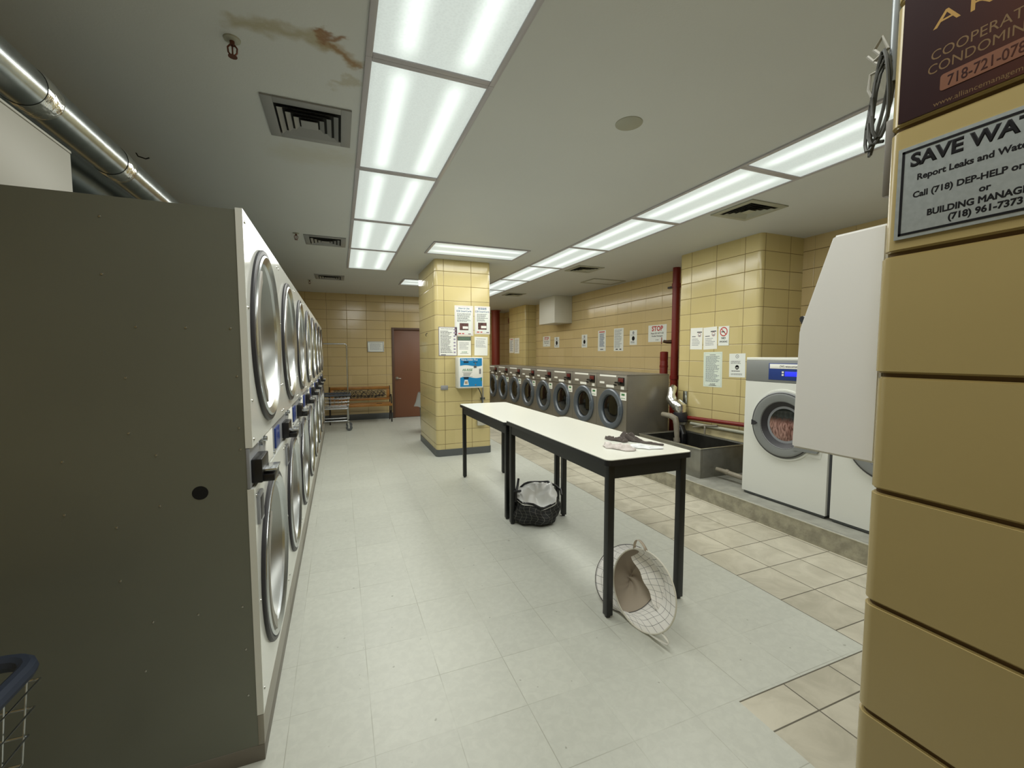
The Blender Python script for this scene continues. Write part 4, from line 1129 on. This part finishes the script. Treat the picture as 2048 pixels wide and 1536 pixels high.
# long wall notices
WX = XR - .001
G1 = 'notices along the long tiled wall'
def stop(u0, u1, z0, z1, label):
    o, w, h = notice('x', WX, u0, u1, z0, z1, label, M_paper2, G1)
    text('stop_text', 'STOP', h * .40, M_ink_red, o, (0, h * .27, .0012), .035, sx=min(1.0, w / (h * 1.35)))
    text('warning_text', 'Please DO NOT USE', h * .125, M_ink_black, o, (0, h * .0, .0012), .02, sx=min(1.0, w / (h * 1.3)))
    text('warning_text', 'Powder Detergent', h * .125, M_ink_black, o, (0, -h * .16, .0012), .02, sx=min(1.0, w / (h * 1.3)))
    text('logo_text', 'HI-RISE', h * .09, M_ink, o, (0, -h * .39, .0012), .01)
stop(6.03, 5.585, 1.667, 1.950, 'STOP sign in red on the long wall, big one beside the red standpipe')
stop(10.16, 9.75, 1.655, 1.915, 'STOP sign in red far along the wall below the boxed chase')
def small_round(u0, u1, z0, z1, label):
    o, w, h = notice('x', WX, u0, u1, z0, z1, label, M_paper2, G1)
    disc(o, 0, -h * .06, w * .20, M_ink_black, 'black_emblem'); disc(o, 0, h * .33, w * .14, mat('faint_ink', '#8f9296', .7), 'pale_emblem')
    lines(o, -w * .36, w * .36, h * .10, h * .22, 2, mat('faint_ink', '#8f9296', .7)); lines(o, -w * .36, w * .36, -h * .40, -h * .24, 2, M_ink)
small_round(6.54, 6.335, 1.628, 1.893, 'small notice with a black round emblem, nearest the big STOP sign')
small_round(8.225, 8.0, 1.605, 1.885, 'small notice with a black emblem midway along the long wall')
small_round(9.52, 9.27, 1.622, 1.88, 'small notice with a black emblem beside the far STOP sign')
o, w, h = notice('x', WX, 7.03, 6.73, 1.521, 1.953, 'tall white instruction sheet without heading colour, second from the big STOP sign', M_paper2, G1)
lines(o, -w * .42, w * .42, -h * .36, h * .46, 16, mat('slate_ink', '#6f7880', .7)); bars(o, [(-w * .3, -w * .05, -h * .45, -h * .40), (w * .1, w * .3, -h * .45, -h * .40)], M_ink, 'footer_mark')
o, w, h = notice('x', WX, 7.583, 7.305, 1.524, 1.940, 'tall instruction sheet with a red heading on the long wall', M_paper2, G1)
bars(o, [(-w * .36, w * .36, h * .40, h * .45)], M_ink_red, 'red_heading'); lines(o, -w * .30, w * .34, -h * .30, h * .36, 15, M_ink_blue, .6, .2); bars(o, [(-w * .2, w * .2, -h * .44, -h * .40)], M_ink, 'footer_mark')

# pilaster notices
G2 = 'notices on the pilaster above the sink'
PX = 4.299
def memo(u0, u1, z0, z1, label, tilt):
    o, w, h = notice('x', PX, u0, u1, z0, z1, label, M_paper, G2, tilt)
    lines(o, -w * .36, w * .36, -h * .34, h * .02, 5, mat('faint_ink', '#8f9296', .7)); lines(o, -w * .36, w * .0, h * .05, h * .14, 1, M_ink)
    bars(o, [(w * .05, w * .44, h * .27, h * .32)], M_ink, 'stamp_text'); disc(o, w * .25, h * .17, w * .13, mat('faded_red', '#b99a98', .7), 'stamp_ring', rin=w * .09); bars(o, [(w * .17, w * .36, h * .09, h * .16)], mat('faint_ink', '#8f9296', .7), 'stamp_print')
memo(4.384, 4.182, 1.520, 1.797, 'white memo on the pilaster farthest from the no smoking sign', -1)
memo(4.166, 3.955, 1.520, 1.795, 'white memo on the pilaster touching the no smoking sign', 2)
o, w, h = notice('x', PX - .0015, 3.934, 3.780, 1.562, 1.794, 'no smoking sign with a red circle on the pilaster', M_paper2, G2)
disc(o, 0, h * .22, w * .36, M_ink_red, 'red_circle', rin=w * .28)
mb = MB(); mb.box(-w * .30, w * .30, -w * .035, w * .035, .0013, .0018); mb.rot(Matrix.Translation((0, h * .22, 0)) @ Matrix.Rotation(R(-45), 4, 'Z')); mb.build('red_slash', M_ink_red, o, 0)
bars(o, [(-w * .22, w * .10, h * .19, h * .235)], M_ink_black, 'cigarette', .0014); text('no_text', 'NO', h * .16, M_ink_black, o, (0, -h * .12, .0012), .03); text('smoking_text', 'SMOKING', h * .125, M_ink_black, o, (0, -h * .30, .0012), .03, sx=.88)
o, w, h = notice('x', PX, 4.150, 3.864, 1.052, 1.486, 'long green tinted rules sheet on the pilaster, the largest there', mat('mint_paper', '#d9e2d6', .3), G2, 1)
border(o, w, h, .003, mat('mint_edge', '#a9bfae', .5), .016); bars(o, [(-w * .16, w * .16, h * .41, h * .425)], M_ink, 'heading'); lines(o, -w * .38, w * .38, -h * .36, h * .39, 26, mat('slate_ink', '#6f7880', .7), .5, .4)
text('logo_text', 'HI-RISE', .026, M_ink, o, (0, -h * .42, .0012), .02, shear=.2); bars(o, [(-w * .2, w * .2, -h * .465, -h * .45)], M_ink, 'footer_mark')
o, w, h = notice('x', PX, 3.764, 3.546, 1.190, 1.466, 'white notice with a dark round face emblem, nearest the white washer', M_paper2, G2, 1)
disc(o, 0, h * .38, w * .10, M_ink, 'seal', rin=w * .08); bars(o, [(-w * .02, w * .02, h * .36, h * .40)], M_ink, 'seal_mark'); lines(o, -w * .40, w * .40, h * .06, h * .20, 3, M_ink); disc(o, 0, -h * .08, w * .12, M_ink_black, 'face_emblem'); bars(o, [(-w * .07, w * .07, -h * .12, -h * .09)], M_label, 'face_mask', .0018)
lines(o, -w * .36, w * .36, -h * .28, -h * .20, 1, M_ink); lines(o, -w * .38, w * .38, -h * .42, -h * .33, 2, M_ink)
G3 = 'sheets on the far pilaster'
o, w, h = notice('x', 4.648, 11.74, 11.40, 1.498, 1.919, 'sheet with a small red heading on the far pilaster', M_paper, G3)
bars(o, [(-w * .3, w * .3, h * .40, h * .45)], M_ink_red, 'red_heading'); lines(o, -w * .36, w * .36, -h * .4, h * .36, 12, M_ink_blue)
o, w, h = notice('x', 4.648, 11.36, 11.00, 1.482, 1.914, 'plain printed sheet on the far pilaster, nearer the washers', M_paper, G3)
lines(o, -w * .38, w * .38, -h * .42, h * .42, 14, mat('faint_ink', '#8f9296', .7))

# ------------------------------------------------------------------ near column: signs, cables, dispenser
o, w, h = notice('x', NCX - .0005, .4415, .185, 1.649, 1.795, 'brushed metal SAVE WATER sign with black letters on the near column', M_alu_sign, cat='sign', name='water_sign', th=.002)
border(o, w, h, .0036, M_ink_black, .0055, .002)
def wl_(s_, size, y_, z_, bold=.03, sx=1.0): text('sign_text', s_, size, M_ink_black, o, (.31325 - y_, z_ - 1.722, .002), bold, 'LEFT', .0003, sx, ay='BOTTOM_BASELINE')
wl_('SAVE WATER', .0285, .4245, 1.7620, .045, 1.0)
wl_('Report Leaks and Water Waste', .0128, .4150, 1.7385, .035, .97)
wl_('Call (718) DEP-HELP or 311', .0128, .4190, 1.7115, .035, .97)
wl_('or', .0128, .3405, 1.6945, .035, 1.0)
wl_('BUILDING MANAGEMENT', .0132, .3995, 1.6785, .04, .92)
wl_('(718) 961-7373', .0132, .3735, 1.6645, .04, .95)
o, w, h = notice('x', NCX - .0005, .4450, .1015, 1.838, 2.130, 'dark brown sign with gold lettering on the near column, above the metal one', M_brown_sign, cat='sign', name='brown_sign', th=.002)
def bs(s_, size, y_, z_, m, bold=.0, sx=1.0):
    du, dz = .445 - y_, z_ - 1.838
    c5, s5 = 1.0, 0.0
    text('sign_text', s_, size, m, o, (du * c5 - dz * s5 - w / 2, du * s5 + dz * c5 - h / 2, .002), bold, 'LEFT', .0003, sx, ay='BOTTOM_BASELINE')
bs('A', .031, .406, 1.960, M_gold, .0, 1.55)
bs('R', .031, .367, 1.957, M_gold, .0, 1.55)
bs('COOPERATIVE', .0205, .407, 1.914, M_gold_dim, .0, .93)
bs('CONDOMINIUM', .0205, .410, 1.894, M_gold_dim, .0, .90)
mb = MB(); rbox(mb, .052 - w / 2, .26 - w / 2, .024 - h / 2, .048 - h / 2, .0018, .0026, .004, 4); mb.build('phone_band', M_orange, o)
text('sign_text', '718-721-0782', .0215, M_brown_sign, o, (.060 - w / 2, .0285 - h / 2, .0026), .012, 'LEFT', .0003, .74, ay='BOTTOM_BASELINE')
bs('www.alliancemanagement', .0105, .400, 1.8425, M_gold_dim, .0, 1.0)

t = empty('cable_bundle', (.90, NCY + .012, 1.86), 'coiled grey cable bundle hanging on the near column edge', 'cable')
mb = MB()
for k in range(4):
    ox = .002 * k; w_ = .012 + .004 * (k % 3); pts = []
    for a in range(14):
        an = 2 * math.pi * a / 14
        pts.append((ox - .004 + .004 * math.sin(an * 2 + k), .014 + w_ * math.cos(an + .3 * k) + .004 * k * .5, .055 + .075 * math.sin(an) - .008 * k))
    mb.tube(pts, .0028, 6, True)
mb.build('coil', M_cable, t)
mb = MB(); mb.tube([(0, .012, .115), (0, .030, .14), (0, .018, .155), (0, .008, .13), (0, .03, .12)], .003, 6); mb.tube([(0, .01, .10), (.0, .034, .10), (.0, .036, .075), (0, .03, .06)], .0025, 6)
mb.tube([(0, .008, .10), (.0, .026, .115), (.0, .040, .135)], .0025, 6); mb.build('tie', M_cable_light, t)
mb = MB(); mb.tube([(0, .024, .02), (0, .032, -.005), (0, .024, -.022), (0, .008, -.026)], .003, 6); mb.build('loop', M_cable, t)
tag(MB().tube([(.905, NCY + .012, CEIL), (.905, NCY + .012, 1.93)], .008, 12).build('conduit', mat('grey_conduit', '#8d9294', 0.35, metal=0.6)), 'thin grey conduit running up the near column edge', 'conduit')
tag(MB().box(.895, .935, NCY + .001, NCY + .016, 1.735, 1.865, .003).build('dark_bar', M_taupe_dark), 'narrow dark bar on the near column edge below the cables', 'bar')

t = empty('soap_dispenser', (.90, NCY + .005, 1.26), 'white slant-fronted dispenser cabinet hanging on the near column', 'dispenser')
mb = MB(); mb.prism([(0, 0), (.156, 0), (.151, .250), (.092, .430), (0, .430)], 'x', 0, .42)
bmesh.ops.bevel(mb.bm, geom=list(mb.bm.edges), offset=.004, segments=2, affect='EDGES')
mb.build('cabinet', mat('white_powder_coat', '#f0f0ed', 0.45), t)
MB().box(.06, .36, .150, .166, .08, .235, .004).build('vend_door', M_white_paint, t)
mb = MB(); mb.tube([(.02, .150, .262), (.02, .158, .275), (.40, .158, .275)], .006, 8); mb.build('grab_rail', M_black, t)

# ------------------------------------------------------------------ bench by the back wall
BX0, BX1, BYB = -.22, 1.045, 10.0
t = empty('bench', ((BX0 + BX1) / 2, 9.75, 0), 'wooden bench with a leafy black iron back panel by the back wall', 'bench')
ox, oy = (BX0 + BX1) / 2, 9.75
hw = (BX1 - BX0) / 2
def make_end(sx):
    mb = MB(); x = sx * (hw - .015)
    mb.tube([(x, -.20, .0), (x, -.185, .10), (x, -.165, .22), (x, -.19, .36), (x, -.20, .43), (x, -.19, .52), (x, -.11, .585), (x, .06, .565), (x, .14, .54)], .014, 8)
    mb.tube([(x, .20, .0), (x, .16, .16), (x, .12, .34), (x, .145, .50), (x, .175, .66), (x, .19, .76)], .014, 8)
    mb.tube([(x, -.19, .38), (x, .0, .36), (x, .13, .36)], .012, 8)
    mb.tube([(x, -.165, .22), (x, -.05, .17), (x, .05, .22), (x, .14, .20)], .008, 8)
    return mb.build('iron_end', M_iron, t)
make_end(-1); make_end(1)
for k in range(5):
    MB().box(-hw, hw, -.195 + .065 * k, -.145 + .065 * k, .385, .405, .004).build('seat_slat', M_wood, t)
MB().box(-hw, hw, -.212, -.197, .350, .400, .003).build('front_rail', M_wood, t)
def back_rail(z0, z1): 
    y0 = .12 + (z0 - .45) * .15
    return MB().box(-hw + .02, hw - .02, y0, y0 + .025, z0, z1, .004)
back_rail(.455, .500).build('back_rail', M_wood, t); back_rail(.690, .755).build('back_rail', M_wood, t)
for x0, x1 in ((-hw + .02, -hw + .085), (hw - .085, hw - .02)): MB().box(x0, x1, .135, .158, .500, .690, .003).build('back_stile', M_wood, t)
mb = MB(); rnd = random.Random(3); ym = .146
x = -hw + .13; i = 0
mb.tube([(-hw + .09 + k * (2 * hw - .18) / 40, ym, .595 + .045 * math.sin(k * .9)) for k in range(41)], .007, 6)
while x < hw - .12:
    for zc, tl in ((.545, 35), (.640, -35)):
        zc += rnd.uniform(-.012, .012); a = R(tl + rnd.uniform(-25, 25)); l_, b_ = rnd.uniform(.034, .046), rnd.uniform(.020, .028)
        pts = []
        for q in range(12):
            an = 2 * math.pi * q / 12; px, pz = l_ * math.cos(an), b_ * math.sin(an) * (1 + .25 * math.cos(an))
            pts.append((x + px * math.cos(a) - pz * math.sin(a), ym, zc + px * math.sin(a) + pz * math.cos(a)))
        mb.tube(pts, .006, 6, True)
        if i % 2 == 0: mb.blob((x, ym, zc), (.028, .006, .016), 10, 6, 0, Matrix.Rotation(-a, 3, 'Y'))
        i += 1
    x += .075
mb.box(-hw + .085, hw - .085, ym - .004, ym + .004, .500, .508); mb.box(-hw + .085, hw - .085, ym - .004, ym + .004, .682, .690)
mb.build('leaf_panel', M_iron, t)
MB().box(.31, .42, -.19, -.11, .4052, .409, .001).build('dark_patch', M_iron, t)

# ------------------------------------------------------------------ wire laundry carts
def make_cart(rim):
    t = empty('laundry_cart', (0, 0, 0), '', 'cart', 'wire laundry carts')
    W, D = .56, .42
    mb = MB()
    # lower frame loop and posts
    lo, hi = .20, .43
    c4 = [(-W / 2 + .02, -D / 2 + .02), (W / 2 - .02, -D / 2 + .02), (W / 2 - .02, D / 2 - .02), (-W / 2 + .02, D / 2 - .02)]
    mb.tube([(*c, lo) for c in c4], .010, 8, True); mb.tube([(*c, hi) for c in c4], .010, 8, True)
    for c in c4: mb.cyl((*c, .14), (*c, hi), .011, 10)
    mb.build('frame', M_chrome, t)
    bk = MB(); r0, r1 = .44, .69
    def loop(z, g): return [(-W / 2 - g, -D / 2 - g, z), (W / 2 + g, -D / 2 - g, z), (W / 2 + g, D / 2 + g, z), (-W / 2 - g, D / 2 + g, z)]
    for k in range(4): bk.tube(loop(r0 + .065 * k, .01 * k), .0032, 6, True)
    for k in range(10):
        x = -W / 2 + W * k / 9; s = 1 + .06
        bk.tube([(x * s, -D / 2 * 1.08, r1), (x, -D / 2, r0), (x, D / 2, r0), (x * s, D / 2 * 1.08, r1)], .0026, 6)
    for k in range(1, 6):
        y = -D / 2 + D * k / 6; bk.tube([(-W / 2 * 1.07, y, r1), (-W / 2, y, r0), (W / 2, y, r0), (W / 2 * 1.07, y, r1)], .0026, 6)
    b = bk.build('wire_basket', M_chrome, t)
    mb = MB(); g = .032
    P = []
    for (cx, cy, a0) in ((W / 2 - .03, D / 2 - .03, 0), (-W / 2 + .03, D / 2 - .03, 90), (-W / 2 + .03, -D / 2 + .03, 180), (W / 2 - .03, -D / 2 + .03, 270)):
        for k in range(5):
            an = R(a0 + 22.5 * k); P.append((cx + (.03 + g) * math.cos(an), cy + (.03 + g) * math.sin(an), r1))
    mb.tube(P, .020, 10, True); mb.build('bumper_rim', rim, t)
    mb = MB(); xx = W / 2 - .005
    mb.tube([(-xx, 0, .20), (-xx, 0, 1.62), (-xx + .012, 0, 1.650), (-xx + .04, 0, 1.662), (xx - .04, 0, 1.662), (xx - .012, 0, 1.650), (xx, 0, 1.62), (xx, 0, .20)], .0125, 10); mb.build('hanging_rack', M_chrome, t)
    for c in c4:
        cs = MB(); cs.box(c[0] - .006, c[0] + .030, c[1] - .019, c[1] + .019, .118, .142, .003)
        cs.box(c[0] + .004, c[0] + .034, c[1] - .019, c[1] - .015, .05, .12); cs.box(c[0] + .004, c[0] + .034, c[1] + .015, c[1] + .019, .05, .12)
        cst = cs.build('caster', M_steel, t)
        MB().lathe([(0, -.012), (.040, -.012), (.057, -.009), (.060, 0), (.057, .009), (.040, .012), (0, .012)], (c[0] + .024, c[1], .061), (0, 1, 0), 24).build('wheel', mat('grey_wheel', '#55585a', .5), cst)
    return t
cart = make_cart(M_cart_rim)
cart.location = (-.135, 8.89, 0); cart.rotation_euler = (0, 0, R(-1)); cart['label'] = 'wire laundry cart with a tall chrome rack at the end of the dryers'
c2 = copy_tree(cart)
for ch in c2.children:
    if ch.name.startswith('bumper_rim'):
        ch.data = ch.data.copy(); ch.data.materials[0] = M_cart_rim2
    if ch.name.startswith('hanging_rack'):
        bpy.data.objects.remove(ch)
c2.location = (-1.040, 1.175, 0); c2.rotation_euler = (0, 0, R(0)); c2['label'] = 'wire laundry cart with a navy rim, cut off in the lower corner of the picture'

# waste bin behind the pillar
t = empty('waste_bin', (1.575, 8.1, 0), 'grey waste bin with a clear bag folded over its rim, behind the pillar', 'bin')
MB().lathe([(0, 0), (.16, 0), (.17, .02), (.20, .72), (.21, .73), (.20, .735)], (0, 0, 0), (0, 0, 1), 32, cap0=False).build('can', M_can, t)
mb = MB(); N = 48
def bgf(i, j):
    a = 2 * math.pi * i / N; f = j / 8
    r = .214 + .080 * f + .012 * math.sin(7 * a + 4 * f) * f; z = .745 - .26 * f + .012 * math.sin(4 * a) * f
    return (r * math.cos(a), r * math.sin(a), z)
mb.grid(bgf, N, 9, True); mb.build('clear_bag', M_bag_clear, t, smooth=80)
bpy.context.view_layer.update()
